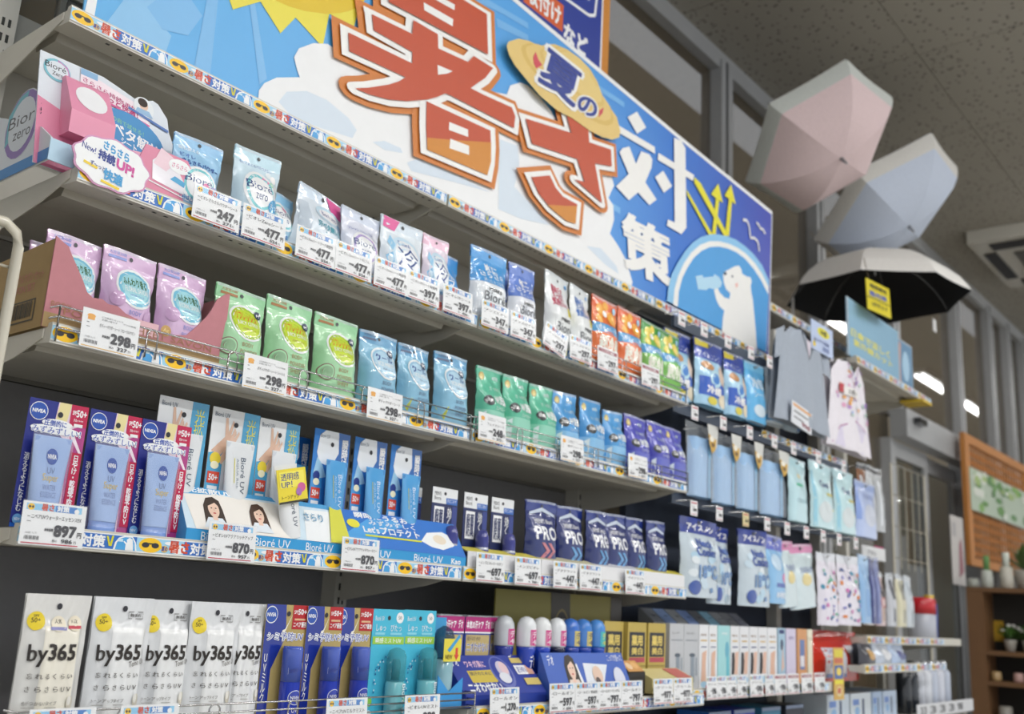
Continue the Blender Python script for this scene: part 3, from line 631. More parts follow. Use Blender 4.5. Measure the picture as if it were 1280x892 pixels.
R3 = [(.045, '897', '986', 'ニベアUVウォーターエッセンスEX', 'beneath the navy tube cards at far left'), (.338, '870', '957', 'ビオレUVアクアリッチアップ', 'beneath the pale blue sunscreen display'), (.613, '870', '957', 'ビオレUVアクアリッチウォータリー', 'beneath the brighter blue sunscreen display'),
      (.974, '697', '766', 'メンズビオレロールオン', 'left below the navy roll sticks'), (1.099, '697', '766', 'メンズビオレ', 'right below the navy roll sticks'), (1.235, '447', '491', 'デオドラント', 'first from the left under the navy pouches'), (1.336, '447', '491', 'デオドラント', 'second from the left under the navy pouches'), (1.528, '447', '491', 'デオドラント', 'third from the left under the navy pouches')]
for x, p, tx, nm, w in R3: price_tag(x, -0.012, 1.071, p, tx, 'sun', 'white price tag reading %s yen, %s' % (p, w), nm)
R4 = [(.070, '1,180', '1,298', 'ルミセントUV', 'at the left end of the bottom shelf edge', .808), (.196, '1,180', '1,298', 'ルミセントUVトーンアップ', 'beneath the second white pouch on the bottom shelf', .808), (.562, '1,070', '1,177', 'ニベアUVミルクミスト', 'beneath the gold and navy cards', .805), (.742, '980', '1,078', 'ビオレUVミスト', 'beneath the turquoise cards', .805),
      (.974, '1,270', '1,397', 'ロールオン', 'beneath the navy deodorant display', .812), (1.165, '597', '656', 'ロールオン', 'first of four under the model photo display', .816), (1.256, '597', '656', 'ロールオン 無香性', 'second of four under the model photo display', .816), (1.345, '797', '876', 'ロールオン せっけん', 'third of four under the model photo display', .816), (1.436, '797', '876', 'ロールオン', 'fourth of four under the model photo display', .816),
      (1.576, '977', '1,074', 'クリーム', 'left one beneath the gold boxes', .818), (1.669, '977', '1,074', 'クリーム', 'right one beneath the gold boxes', .818)]
for x, p, tx, nm, w, z in R4: price_tag(x, -0.068, z, p, tx, 'sun', 'white price tag reading %s yen, %s' % (p, w) if x > .3 and x < 1.1 else 'small white price tag %s' % w, nm)
for i, (x, k) in enumerate(((1.885, 'sun'), (1.94, 'sun'), (1.998, 'sun'), (2.06, 'sun'), (2.15, 'sun'), (2.235, 'sun'), (2.31, 'red'), (2.40, 'red'), (2.50, 'red'), (2.60, 'red'))):
    t = price_tag(x, -0.032, 0.815, '598', '657', k, '%s price tag, %s from the left below the tall hair care boxes' % ('white' if k == 'sun' else 'red-headed', ORD[i]), 'クリーム')
    t.scale = (0.62 if k == 'sun' and x != 2.15 else 0.9, 1, 1)

# ================================================================== soft packs
def pouch_fn(w, h, d, seed=0, head=0.16, twist=0.0):
    rnd = random.Random(seed); ph = [rnd.uniform(0, 6.28) for _ in range(6)]
    lean_ = rnd.uniform(-.004, .004)
    def prof(t):
        if t > 1 - head: return 0.07 * max(0, (1 - t) / head) + 0.02
        q = t / (1 - head)
        if q < .5: return 0.86 + 0.14 * math.sin(math.pi * q)
        return 0.09 + 0.91 * (0.5 + 0.5 * math.cos(math.pi * (q - .5) / .5)) ** 0.85
    def fn(s, t, l=0.0, side=1):
        q = min(1.0, t / (1 - head)); e = abs(2 * s - 1)
        sharp = 6.0 - 3.2 * q
        b = max(0.0, prof(t)) * max(0.0, 1 - e ** sharp)
        b = max(b, 0.012)
        neck = 1 - 0.07 * (math.sin(math.pi * min(1, q * .95)) ** 2) * (1 if t < 1 - head else .5)
        x = (s - 0.5) * w * neck + lean_ * t; z = t * h * (1 - 0.012 * math.cos(3 * s + ph[0]) * t)
        y = -d * b * side
        k = max(0.0, math.sin(math.pi * min(1, q)))   # creases fan down from the seal
        cr = 0.0011 * math.sin(15 * s + 4 * math.sin(5 * t + ph[4]) + ph[1]) * (q ** 2) * (1 if t < 1 - head else .25) + 0.0006 * math.sin(27 * s - 13 * t + ph[2]) * k * q + 0.0009 * math.sin(33 * t + 7 * s + ph[3]) * e ** 2 + 0.0005 * math.sin(19 * t + 11 * s + ph[5]) * k
        return (x + twist * t * 0.02, y - cr - l, z)
    return fn
def pouch(label, cat, w, h, d, body, head_mat, ops, seed=0, head=0.16, hole=True, kind='soft_pack', grp=None, seal_mark=None):
    d = d * 1.3
    t = thing(kind, label, cat, group=grp); f = pouch_fn(w, h, d, seed, head)
    g = G(); g.grid(lambda a, b: f(.5 + .5 * math.sin(math.pi * (a - .5)) * .5 + (a - .5) * .5, b * (1 - head)), 26, 22, body)
    back = lambda a, b: (f(a, b * (1 - head))[0], d * 0.5 * (1 - abs(2 * a - 1) ** 2.5) * (1 - b) + 0.0012, f(a, b * (1 - head))[2])
    g.grid(lambda a, b: back(1 - a, b), 6, 6, body); g.build('film_body', t)
    q = G(); q.grid(lambda a, b: f(a, 1 - head + b * head), 14, 3, head_mat)
    q.grid(lambda a, b: (lambda p: (p[0], p[1] + 0.0035, p[2]))(f(1 - a, 1 - head + b * head)), 14, 2, head_mat)
    for k in range(5): q.art(f, [('r', 0.01, 0.965 + k * 0.007, 0.99, 0.968 + k * 0.007, M('#dfe6ec', 'film'))], 10, base=0.0003)
    if hole: q.art(f, [('e', 0.5, 1 - head * 0.5, 0.035, 0.035 * w / h, M('#3a3d44', 'ink'))], base=0.0009)
    if seal_mark: q.art(f, seal_mark, 6, base=0.0007)
    q.build('sealed_top', t)
    p = G(); p.art(f, ops, 16, base=0.0008, step=0.00010); p.build('printed_label', t)
    return t
def bio_ops(c1='#e77fae', c2='#7fd0d8', zero=True, blue='#2c4a86', cy=0.45):
    B_ = M(blue, 'film')
    o = [('e', .48, cy, .36, .25, M('#f4f6f8', 'film')), ('e', .48, cy, .31, .215, M(c2, 'film')), ('p', [(.5, cy), (.55, cy + .21), (.7, cy + .16), (.80, cy + .02), (.79, cy - .03)], M(c1, 'film')), ('e', .48, cy, .265, .18, M('#f6f8fa', 'film')),
         ('t', 'Bioré', .18, cy + .01, .74, cy + .11, B_, .0)]
    if zero: o += [('t', 'zero', .36, cy - .10, .62, cy - .03, B_, .0)]
    return o
P = lambda h: M(h, 'film')
DB = P('#274a92')
# second shelf (top row of goods), standing behind the price tags
ZT = 1.6185
row(lambda lb: pouch(lb, 'wipes pack', .094, .134, .016, P('#9fcdee'), P('#8fc4ec'),
    [('t', '顔も使える', .1, .80, .5, .85, P('#f2f6fa')), ('t', 'ビオレ', .12, .70, .42, .76, P('#5a78c0')), ('t', 'さらさらパウダー', .14, .60, .92, .68, P('#2f5aa8'), .03)] + bio_ops(cy=.36, zero=False) +
    [('e', .8, .3, .16, .10, P('#b9b4e0')), ('t', 'さらさら', .1, .12, .4, .18, P('#3a78c8'))], 1, hole=True, grp='body wipe packs on the second shelf'),
    [(.212, .035, ZT)], ['pale blue powder sheet pack right of the pink display carton'], 'wipes pack', 'body wipe packs on the second shelf')
row(lambda lb: pouch(lb, 'wipes pack', .098, .160, .020, P('#cfe6f2'), P('#bfe0ee'),
    [('t', '乾いたあともべたつかない', .1, .80, .8, .84, P('#5a86b8')), ('e', .82, .72, .07, .05, P('#ffffff')), ('e', .72, .76, .06, .04, P('#eef6fa')), ('e', .88, .62, .06, .04, P('#ffffff')), ('e', .75, .64, .05, .035, P('#b8e0c8'))] + bio_ops(cy=.50) +
    [('e', .80, .36, .15, .09, P('#58a8d8')), ('t', '汗・ニオイ', .69, .33, .91, .39, P('#ffffff')), ('t', 'さらさら肌', .1, .2, .7, .28, P('#2f78b8'), .03)], 2, grp='body wipe packs on the second shelf'),
    [(.330, .035, ZT)], ['floral white and aqua wipes pack, tallest at the left of the second shelf'], 'wipes pack', 'body wipe packs on the second shelf')
row(lambda lb: pouch(lb, 'wipes pack', .082, .110, .016, P('#a8d4ee'), P('#8cc4e8'), bio_ops(cy=.58) + [('t', '大容量', .2, .2, .6, .28, P('#2f78b8'), .03)], 3, hole=False, grp='body wipe packs on the second shelf'),
    [(.402, .055, ZT, .25)], ['short blue wipes pack tucked behind the second 477 yen tag'], 'wipes pack', 'body wipe packs on the second shelf')
row(lambda lb: pouch(lb, 'wipes pack', .125, .140, .022, P('#dfeaf4'), P('#cfe0f0'),
    [('p', [(.55, .99), (.95, .97), (.98, .78), (.70, .80)], P('#e0569c')), ('t', 'NEW', .7, .84, .88, .92, P('#ffffff')), ('e', .62, .70, .30, .13, P('#c8e4f4')), ('e', .62, .70, .22, .09, P('#f6f8fb')), ('t', 'Bioré zero', .46, .67, .8, .75, DB), ('e', .9, .62, .1, .07, P('#4a9ad0')),
     ('t', '汗ベタ無い肌へ', .3, .44, .95, .54, P('#4aa6b8'), .03), ('p', [(0, .3), (.5, .42), (1, .30), (1, .22), (0, .2)], P('#8cd0e4')), ('t', '10枚', .62, .23, .9, .3, P('#ffffff')), ('r', .03, .35, .18, .75, P('#c6d2de'))], 4, grp='body wipe packs on the second shelf'),
    [(.475, .045, ZT, .0)], ['white cool wipes pack with a magenta corner flash'], 'wipes pack', 'body wipe packs on the second shelf').rotation_euler = (0, .10, .12)
row(lambda lb: pouch(lb, 'wipes pack', .100, .132, .018, P('#e0e4f2'), P('#d2dcee'), bio_ops('#e77fae', '#b7a4dc', cy=.42) + [('e', .8, .66, .1, .06, P('#f0f4ff')), ('t', 'フレッシュフローラル', .12, .66, .75, .71, P('#7a86c0'))], 5, grp='body wipe packs on the second shelf'),
    [(.583, .035, ZT), (.600, .075, ZT, .1, 1, 1.0)], ['lilac white wipes pack between the magenta flash pack and the ice pack', 'lilac white wipes pack standing behind another of its kind'], 'wipes pack', 'body wipe packs on the second shelf')
def ice(lb, pink):
    return pouch(lb, 'wipes pack', .118 if not pink else .078, .148, .018, P('#e6f0f8') if not pink else P('#f0e4f2'), P('#d4e2ee') if not pink else P('#efc6dc'),
        ([('p', [(.05, .99), (.42, .99), (.30, .82), (.05, .84)], P('#e0569c'))] if not pink else []) +
        [('e', .5, .45, .40, .32, P('#cfe8f8')), ('e', .52, .46, .31, .26, P('#f4f8fc')), ('t', 'Bioré', .32, .62, .62, .69, P('#5a78b8')), ('t', '冷', .28, .30, .78, .60, DB, -.005), ('t', '無香性', .35, .14, .6, .18, P('#4aa0d8')),
         ('p', [(.10, .62), (.18, .74), (.24, .60), (.16, .50)], P('#9fd2f2')), ('p', [(.06, .42), (.16, .48), (.20, .34), (.10, .30)], P('#8cc8f0')), ('p', [(.80, .26), (.92, .34), (.96, .18), (.84, .14)], P('#9fd2f2')), ('p', [(.70, .14), (.78, .20), (.84, .08), (.74, .06)], P('#7cbcec')), ('p', [(.14, .20), (.26, .24), (.24, .10), (.12, .12)], P('#a8d8f4'))], 6, grp='body wipe packs on the second shelf')
row(lambda lb: ice(lb, False), [(.686, .03, ZT)], ['white ice crystal pack with a big thin blue character'], 'wipes pack', 'body wipe packs on the second shelf')
row(lambda lb: ice(lb, True), [(.786, .03, ZT)], ['pink topped ice crystal pack beside the larger white one'], 'wipes pack', 'body wipe packs on the second shelf')
row(lambda lb: pouch(lb, 'wipes pack', .080, .134, .018, P('#3f96dc'), P('#3d92da'), [('t', '冷', .3, .4, .7, .7, P('#e8f0f8')), ('r', .08, .2, .9, .3, P('#1f3f88')), ('t', '-3℃', .2, .21, .7, .29, P('#ffffff'))], 7, grp='body wipe packs on the second shelf'),
    [(.850, .06, ZT)], ['mid blue wipes pack half hidden behind the pink topped pack'], 'wipes pack', 'body wipe packs on the second shelf')
def mens(lb, top, body, txt, w, col='#ffffff'):
    return pouch(lb, 'wipes pack', w, .172, .022, P(body), P(top), [('r', 0, .52, 1, .84, P(top)), ('t', txt, .15, .60, .85, .80, P(col), .03), ('t', '洗ったような素肌', .2, .53, .85, .58, P('#e8f2fa' if body != top else '#8aa0b8')),
        ('t', "MEN'S", .3, .41, .68, .46, P('#20242c'), .04), ('t', 'Bioré', .2, .28, .80, .40, P('#4a5058'), -.01), ('t', '洗顔シート', .3, .18, .75, .23, P('#5a80a8')), ('e', .5, .1, .14, .06, P('#8fc0e8'))], 8, grp='mens wipe packs on the second shelf')
row(lambda lb: mens(lb, '#3f9ade', '#e6ecf1', '爽快\nさらさら', .122), [(.958, .035, ZT)], ['white mens wipes pack with a bright blue top half'], 'wipes pack', 'mens wipe packs on the second shelf')
row(lambda lb: mens(lb, '#5b7fd0', '#e4e8f0', '極薄\nさらっと', .094), [(1.076, .035, ZT), (1.110, .08, ZT)], ['white mens wipes pack with a periwinkle blue top half', 'periwinkle topped mens wipes pack in the second rank'], 'wipes pack', 'mens wipe packs on the second shelf')
def mens2(lb, col):
    return pouch(lb, 'wipes pack', .105, .190, .024, P('#e9edee'), P('#e2e8ea'), [('t', '薬用デオ\nさっぱり\n気持ちいい', .12, .55, .72, .84, P(col), .03), ('r', .62, .45, .94, .56, P('#e6d83a')), ('t', 'NEW', .68, .47, .88, .54, P('#4a4a30')),
        ('t', "MEN'S", .3, .36, .7, .41, P('#20242c'), .04), ('t', 'Bioré', .16, .22, .84, .34, P('#4a5058'), -.01), ('e', .85, .9, .06, .03, P('#4a9ad8'))], 9, grp='mens wipe packs on the second shelf')
row(lambda lb: mens2(lb, '#d2486a'), [(1.212, .035, ZT, .1)], ['white mens wipes pack with red lettering and a yellow sticker'], 'wipes pack', 'mens wipe packs on the second shelf')
row(lambda lb: mens2(lb, '#3a7ad0'), [(1.306, .035, ZT, .1, .85, .97)], ['white mens wipes pack with blue lettering and a yellow sticker'], 'wipes pack', 'mens wipe packs on the second shelf')
def fruit(lb, c, band, fr, txtc):
    o = [('r', 0, .0, 1, .55, P(c)), ('r', 0, .48, 1, .62, P('#4a9fd8')), ('t', 'ボディペーパー', .1, .51, .9, .59, P('#ffffff')), ('t', '超冷感', .1, .20, .92, .45, P('#f4f4e8'), .05)]
    for (x, y, r) in ((.3, .82, .17), (.72, .74, .2), (.5, .90, .12), (.2, .68, .12)): o += [('e', x, y, r, r * .55, P(fr)), ('e', x, y, r * .72, r * .38, P('#f8d860' if fr != '#f6a030' else '#f8b84a'))]
    o += [('p', [(.1, .1), (.9, .16), (.9, .05), (.1, .03)], P('#f0c040')), ('e', .45, .78, .08, .05, P('#ffffff')), ('e', .85, .88, .07, .05, P('#a8d8f4'))]
    return pouch(lb, 'wipes pack', .112, .186, .018, P(c), P(band), o, 10, hole=True, grp='fruity wipe packs on the second shelf')
row(lambda lb: fruit(lb, '#e8763a', '#e5642e', '#f6a030', '#fff'), [(1.420, .035, ZT), (1.538, .035, ZT)], '{o} orange citrus cooling sheet pack from the left', 'wipes pack', 'orange wipe packs on the second shelf')
row(lambda lb: fruit(lb, '#7cc25a', '#3f9a3c', '#e6e05a', '#fff'), [(1.650, .035, ZT, 0, .92, .97), (1.748, .035, ZT, 0, .88, .95)], '{o} green lemon cooling sheet pack from the left', 'wipes pack', 'green wipe packs on the second shelf')

# third shelf
ZB = 1.3745
GB = 'powder sheet packs on the third shelf'
def powder(lb, body, head, disc, discrim, tt, tc, wordc, seed, extra=()):
    o = [('e', .56, .60, .37, .22, P('#eef2f4')), ('e', .56, .60, .335, .195, P(discrim)), ('e', .56, .60, .29, .165, P(disc)), ('t', tt[0], .32, .62, .80, .72, P(tc), .03), ('t', tt[1], .33, .55, .79, .61, P('#f6f8f8'), .02),
         ('t', 'パウダーシート', .42, .50, .7, .53, P(wordc)), ('t', 'BODY', .42, .31, .66, .355, P(wordc), .0), ('t', 'POWDER', .40, .23, .75, .275, P(wordc), .0), ('t', 'SHEET', .42, .15, .68, .195, P(wordc), .0)] + list(extra)
    return pouch(lb, 'wipes pack', .100, .157, .022, P(body), P(head), o, seed, grp=GB, seal_mark=[('t', '大容量30枚', .1, .93, .42, .965, P(wordc)), ('r', .08, .885, .42, .915, P(wordc))])
row(lambda lb: powder(lb, '#d9b9dc', '#d4b0d6', '#a6dbe6', '#7cc4e0', ('ふんわり香る', 'FLORAL SAVON'), '#3a6a3a', '#7a8ad0', 11, [('e', .2, .45, .12, .08, P('#cfaad2')), ('e', .85, .3, .14, .1, P('#d2b0d6')), ('e', .14, .2, .1, .07, P('#d0acd4'))]),
    [(.046, .058, 1.3785, 0, .86, .96), (.133, .050, 1.3785, 0, .90, .97), (.226, .048, 1.3785, .03, .90, .95), (.052, .125, 1.3785, .06, .86, .94)],
    ['lilac body powder pack at the left inside the torn carton', 'lilac body powder pack in the middle of the torn carton', 'lilac body powder pack at the right inside the torn carton', 'lilac body powder pack behind the leftmost one in the torn carton'], 'wipes pack', GB)
row(lambda lb: powder(lb, '#a9dcae', '#9ad4a4', '#c6dc3e', '#a6c83a', ('リフレッシュ！', 'JUICY CITRUS'), '#d87a2a', '#a8764a', 12, [('e', .18, .28, .15, .10, P('#8a5a5a')), ('e', .18, .28, .135, .09, P('#a9dcae')), ('e', .18, .28, .11, .07, P('#8fb890')), ('e', .88, .12, .06, .04, P('#6ac84a')), ('e', .82, .74, .075, .05, P('#2c3f5a')), ('t', 'M', .785, .72, .855, .755, P('#ffffff'))]),
    [(.332, .035, ZB, 0, 1, .95), (.436, .035, ZB), (.546, .035, ZB, -.05, 1, .98)], '{o} light green citrus powder pack from the left', 'wipes pack', GB)
row(lambda lb: powder(lb, '#86bcd8', '#5f9fc8', '#bfe0f4', '#9cc8e4', ('クール', 'ICE MINT'), '#3a5aa0', '#5a6a8a', 13, [('p', [(.02, .22), (.22, .24), (.14, .06)], P('#d8dc5a')), ('p', [(.78, .26), (.94, .32), (.93, .27)], P('#d8dc5a')), ('e', .78, .76, .08, .055, P('#3a4a6a')), ('t', 'M', .74, .735, .82, .785, P('#ffffff'))]),
    [(.655, .035, ZB, 0, .98, .95), (.752, .035, ZB, .05, .9, .93), (.858, .03, ZB, 0, 1.0, .97)], '{o} metallic blue ice mint powder pack from the left', 'wipes pack', GB)
def face_sheet(lb, c, c2, lc, seed):
    o = [('r', 0, .04, 1, .36, P(c2)), ('e', .16, .86, .09, .06, P('#c8b070')), ('e', .16, .86, .055, .035, P('#e8d890')), ('t', '40枚', .55, .83, .78, .90, P('#dff0f0'), .02), ('e', .20, .50, .12, .075, P('#2a3238')), ('t', '洗顔', .12, .48, .28, .53, P('#ffffff')),
         ('t', 'W洗顔', .35, .46, .86, .60, P('#f2f8f8'), .04), ('t', 'フェイスシート', .36, .38, .84, .43, P('#eef6f6')), ('t', 'さっぱり', .3, .66, .7, .72, P('#e0f0ee')), ('p', [(.05, .30), (.12, .34), (.12, .06), (.05, .08)], P('#e6f2f4'))]
    return pouch(lb, 'wipes pack', .098, .157, .024, P(c), P(c), o, seed, head=.13, hole=False, grp='face sheet packs on the third shelf')
row(lambda lb: face_sheet(lb, '#5fc0a0', '#8fd4bc', '', 14), [(.985, .035, ZB, .1, .98, .97), (1.076, .035, ZB, .06, .98, .97), (1.172, .035, ZB, .03, .95, .96)], '{o} mint green face sheet pack from the left', 'wipes pack', 'mint face sheet packs')
row(lambda lb: face_sheet(lb, '#4f9fdc', '#86c0ea', '', 15), [(1.262, .035, ZB, 0, .96, .98), (1.370, .035, ZB, .1, 1.05, 1.0), (1.470, .035, ZB, 0, .9, .93)], '{o} light blue face sheet pack from the left', 'wipes pack', 'light blue face sheet packs')
row(lambda lb: face_sheet(lb, '#4a4cb8', '#5c64c4', '', 16), [(1.580, .035, ZB, 0, 1.05, .96), (1.685, .035, ZB, 0, .98, .97), (1.775, .035, ZB, 0, .90, .96)], '{o} violet blue face sheet pack from the left', 'wipes pack', 'violet face sheet packs')

# torn-front carton round the lilac packs
ct = thing('carton', 'torn brown cardboard carton with dusty pink front and lilac packs', 'carton', (0.0, 0.0, 1.3745))
BR = M('#a98e62', 'board'); PK = M('#c08088', 'board')
G().box(-.006, .022, 0, .292, .20, .003, BR).build('carton_floor', ct)
g = G().prism([(.020, .0), (.020, .132), (.196, .124), (.20, 0)], 'x', -.008, -.004, BR)
def side_f(u, v, l=0): return (-.008 - l, .196 - .172 * u, .125 * v)
g.art(side_f, [('t', 'フローラルサボン セット', .30, .60, .92, .72, M('#b8706c', 'ink'), .01), ('t', 'SAVON SET', .35, .48, .80, .57, M('#b8706c', 'ink'), .01), ('r', .22, .10, .86, .37, M('#3a3428', 'ink')), ('r', .24, .12, .84, .35, BR)] +
      [('r', .27 + .022 * k, .15, .27 + .022 * k + (.012 if k % 4 else .018), .34, M('#3a3428', 'ink')) for k in range(25)], base=.0005, step=.00005)
g.build('carton_side', ct)
g = G().prism([(.020, 0), (.020, .126), (.196, .12), (.20, 0)], 'x', .290, .293, PK); g.build('carton_side', ct)
edge = [(-.008, .135), (.012, .125), (.020, .112), (.030, .098), (.042, .080), (.050, .066), (.060, .060), (.075, .062), (.085, .057), (.100, .058), (.115, .050), (.130, .047), (.150, .045), (.165, .037), (.180, .038), (.20, .037), (.222, .042), (.240, .062), (.255, .082), (.262, .095), (.270, .115), (.285, .128), (.293, .130)]
g = G().prism([(-.008, 0)] + [(.293, 0)] + list(reversed(edge)), 'y', .018, .021, PK)
F = lambda u, v, l=0.0: (u, .018 - l, v)
g.art(F, [('r', -.008, 0, .292, .022, BR), ('t', '香る', .105, .034, .140, .045, M('#b08a5c', 'ink')), ('r', .135, .024, .172, .046, M('#e2b8c0', 'ink')), ('e', .185, .040, .009, .009, M('#c8a060', 'ink')), ('t', 'Ag', .180, .036, .190, .044, M('#e8d090', 'ink')),
          ('t', 'POWDER SHEET SAVON', .02, .024, .27, .034, M('#a87858', 'ink'), .0), ('t', 'BODY', .000, .030, .030, .040, M('#a87858', 'ink'), .0)], base=.0004)
g.build('carton_front', ct)
ct.location = (.004, 0, 1.3745)

# second shelf: the big pink and white display carton with sample box
dc = thing('display_carton', 'big white and pink cardboard display with a sample box at upper left', 'display', (0, 0, 1.6185))
LG = M('#d6dde6', 'card'); PNK = M('#e08aa8', 'card'); LB = M('#bcdcf0', 'card')
G().box(-.035, .020, 0, .205, .022, .034, LB).build('tray_front', dc)
g = G().prism([(.022, 0), (.022, .036), (.06, .062), (.10, .080), (.30, .150), (.30, 0)], 'x', -.035, -.032, LG)
SF = lambda u, v, l=0.0: (-.035 - l, .30 - .28 * u, .13 * v)
g.prism([(.125 + .055 * math.cos(a), .085 + .058 * math.sin(a)) for a in [math.pi * 2 * k / 20 for k in range(20)]], 'x', -.0355, -.0325, LG)
g.art(SF, [('e', .62, .65, .190, .44, M('#8f78b8', 'card')), ('p', [(.62, .65), (.45, .42), (.44, .85), (.55, 1.04), (.64, 1.08)], M('#74b8c8', 'card')), ('e', .62, .65, .150, .35, LG), ('t', 'Bioré', .46, .64, .84, .80, M('#585c66', 'ink'), .0), ('t', 'zero', .54, .46, .74, .56, M('#585c66', 'ink'), .0), ('r', .0, .0, 1, .14, M('#3a86c8', 'ink'))], base=.0006, step=.0001)
g.build('tray_side', dc)
# raised back card, leaning back
BC = lambda u, v, l=0.0: (-.042 + u * .985, .05 + v * .25 - l, v * 1.16)
poly = [(.0, .0), (.0, .170), (.105, .172), (.135, .166), (.170, .158), (.196, .170), (.206, .168), (.224, .150), (.228, .128), (.236, .110), (.236, .07), (.262, .0)]
g = G(); tri = tessellate_polygon([[Vector((p[0], p[1], 0)) for p in poly]])
WB = M('#dfe6ee', 'card')
g.add([BC(*p) for p in poly], [tuple(t_) for t_ in tri], WB); g.add([BC(p[0], p[1], -.002) for p in poly], [tuple(t_) for t_ in tri], WB)
g.art(BC, [('p', [(.0, .0), (.0, .10), (.06, .085), (.16, .06), (.262, .0)], PNK), ('e', .028, .149, .022, .017, M('#7fc4d4', 'card')), ('p', [(.028, .149), (.028, .166), (.044, .160), (.049, .149), (.042, .136)], M('#c888c0', 'card')), ('e', .028, .149, .018, .0135, WB), ('t', 'Bioré', .008, .149, .042, .158, INK, .0), ('t', 'Zero', .020, .140, .038, .146, INK, .0),
           ('p', [(.066, .168), (.066, .142), (.19, .125), (.19, .138), (.165, .152)], M('#f6e8f0', 'card')), ('r', .066, .160, .095, .170, M('#8fb8dc', 'ink')), ('l', [(.066, .140), (.19, .124)], .003, M('#e06aa0', 'ink')),
           ('T', 'さらさら持続UPが', (.070, .150), (.165, .137), (.070, .158), M('#c0407c', 'ink'), .02), ('T', 'ず――っと快適！', (.075, .140), (.168, .128), (.075, .150), M('#c0407c', 'ink'), .03),
           ('e', .178, .150, .019, .017, M('#e9eef2', 'card')), ('e', .178, .154, .008, .009, M('#e8c8b4', 'ink')), ('e', .176, .158, .009, .007, M('#33261f', 'ink')), ('p', [(.162, .138), (.166, .147), (.188, .147), (.196, .138)], M('#9cc0e0', 'ink')), ('l', [(.150, .140), (.225, .128)], .004, M('#5a80c0', 'ink'))], base=.0008, step=.00012)
g.build('back_card', dc)
g = G(); el = [(.152 + .062 * math.cos(a) , .094 + .034 * math.sin(a) - .25 * .062 * math.cos(a) * .35) for a in [math.pi * 2 * k / 28 for k in range(28)]]
BC2 = lambda u, v, l=0.0: BC(u, v, .006 + l)
g.art(BC2, [('p', el, M('#4a94cc', 'card')), ('T', 'この肩で試せる！', (.111, .108), (.176, .100), (.111, .116), M('#8fd0a0', 'ink'), .01), ('T', '汗ベタ解放', (.098, .093), (.208, .072), (.098, .113), WINK, .03), ('T', 'シート', (.136, .076), (.164, .071), (.136, .086), WINK, .03), ('e', .176, .064, .03, .010, M('#f2b8cc', 'ink'))], base=.001)
g.build('oval_sign', dc)
sb = G(); a0 = Vector((-.022, .045, .072))
sb.prism([(.033, .060), (.035, .098), (.074, .165), (.10, .165), (.10, .060)], 'x', -.006, .066, M('#e898b4', 'card')).build('sample_box', dc)
q = G(); WF = lambda u, v, l=0.0: (-.006 + .072 * u, .035 + .039 * v - l * .85, .098 + .067 * v + l * .5)
q.art(WF, [('e', .52, .52, .36, .36, M('#f4f4f6', 'card')), ('l', [(.1, .97), (.9, .97)], .015, M('#f0c8d6', 'card'))], 4, base=.0006); q.build('oval_window', dc)
g = G().prism([(.085, 0), (.215, 0), (.200, .060), (.186, .082), (.11, .082)], 'y', .0165, .0195, M('#e08ca8', 'card')); F = lambda u, v, l=0.0: (u, .0165 - l, v)
g.art(F, [('p', [(.128, .030), (.188, .022), (.194, .030), (.160, .072), (.140, .078), (.124, .060)], M('#e6e4ec', 'film')), ('p', [(.126, .056), (.150, .050), (.166, .074), (.136, .086)], M('#e8c8d4', 'film')), ('p', [(.158, .040), (.186, .034), (.189, .042), (.166, .048)], M('#4aa8d8', 'ink')), ('l', [(.118, .026), (.196, .016)], .002, WINK), ('e', .172, .066, .020, .012, WINK), ('t', 'さらさら', .158, .062, .186, .070, M('#d04a8c', 'ink'), .02)], base=.0006)
g.build('pink_card', dc)
# speech bubble card
sc = thing('speech_bubble_card', 'white speech bubble card with pink rim hanging over the shelf edge', 'card sign', (.050, -.004, 1.636))
ol = []
for k in range(48):
    a = 2 * math.pi * k / 48; r = 1 + .045 * math.sin(a * 9)
    ol.append((.062 * r * math.cos(a) , .040 * r * math.sin(a)))
SF = lambda u, v, l=0.0: (u, -l, v)
g = G().prism(ol, 'y', 0, .002, M('#d89cc4', 'card')); g.art(SF, [('p', [(x * .955, z * .94) for x, z in ol], M('#f2f4f6', 'card')), ('T', 'New!', (-.050, .010), (-.028, .006), (-.050, .020), NAVY, .02), ('T', 'さらさら', (-.018, .020), (.025, .012), (-.018, .034), M('#3fa0d8', 'ink'), .05), ('T', '持続', (-.024, .002), (.004, -.002), (-.024, .018), NAVY, .05),
    ('T', 'UP!', (.006, -.002), (.036, -.008), (.006, .014), M('#d04a9c', 'ink'), .05), ('l', [(-.044, -.010), (-.022, -.014)], .004, M('#f0d030', 'ink')), ('T', 'ず～っと', (-.034, -.012), (-.010, -.016), (-.034, -.004), NAVY, .02), ('l', [(-.014, -.030), (.016, -.034)], .004, M('#f0d030', 'ink')), ('T', '快適', (-.012, -.026), (.020, -.030), (-.012, -.008), M('#3fa0d8', 'ink'), .05)], base=.0006)
g.build('bubble_print', sc)
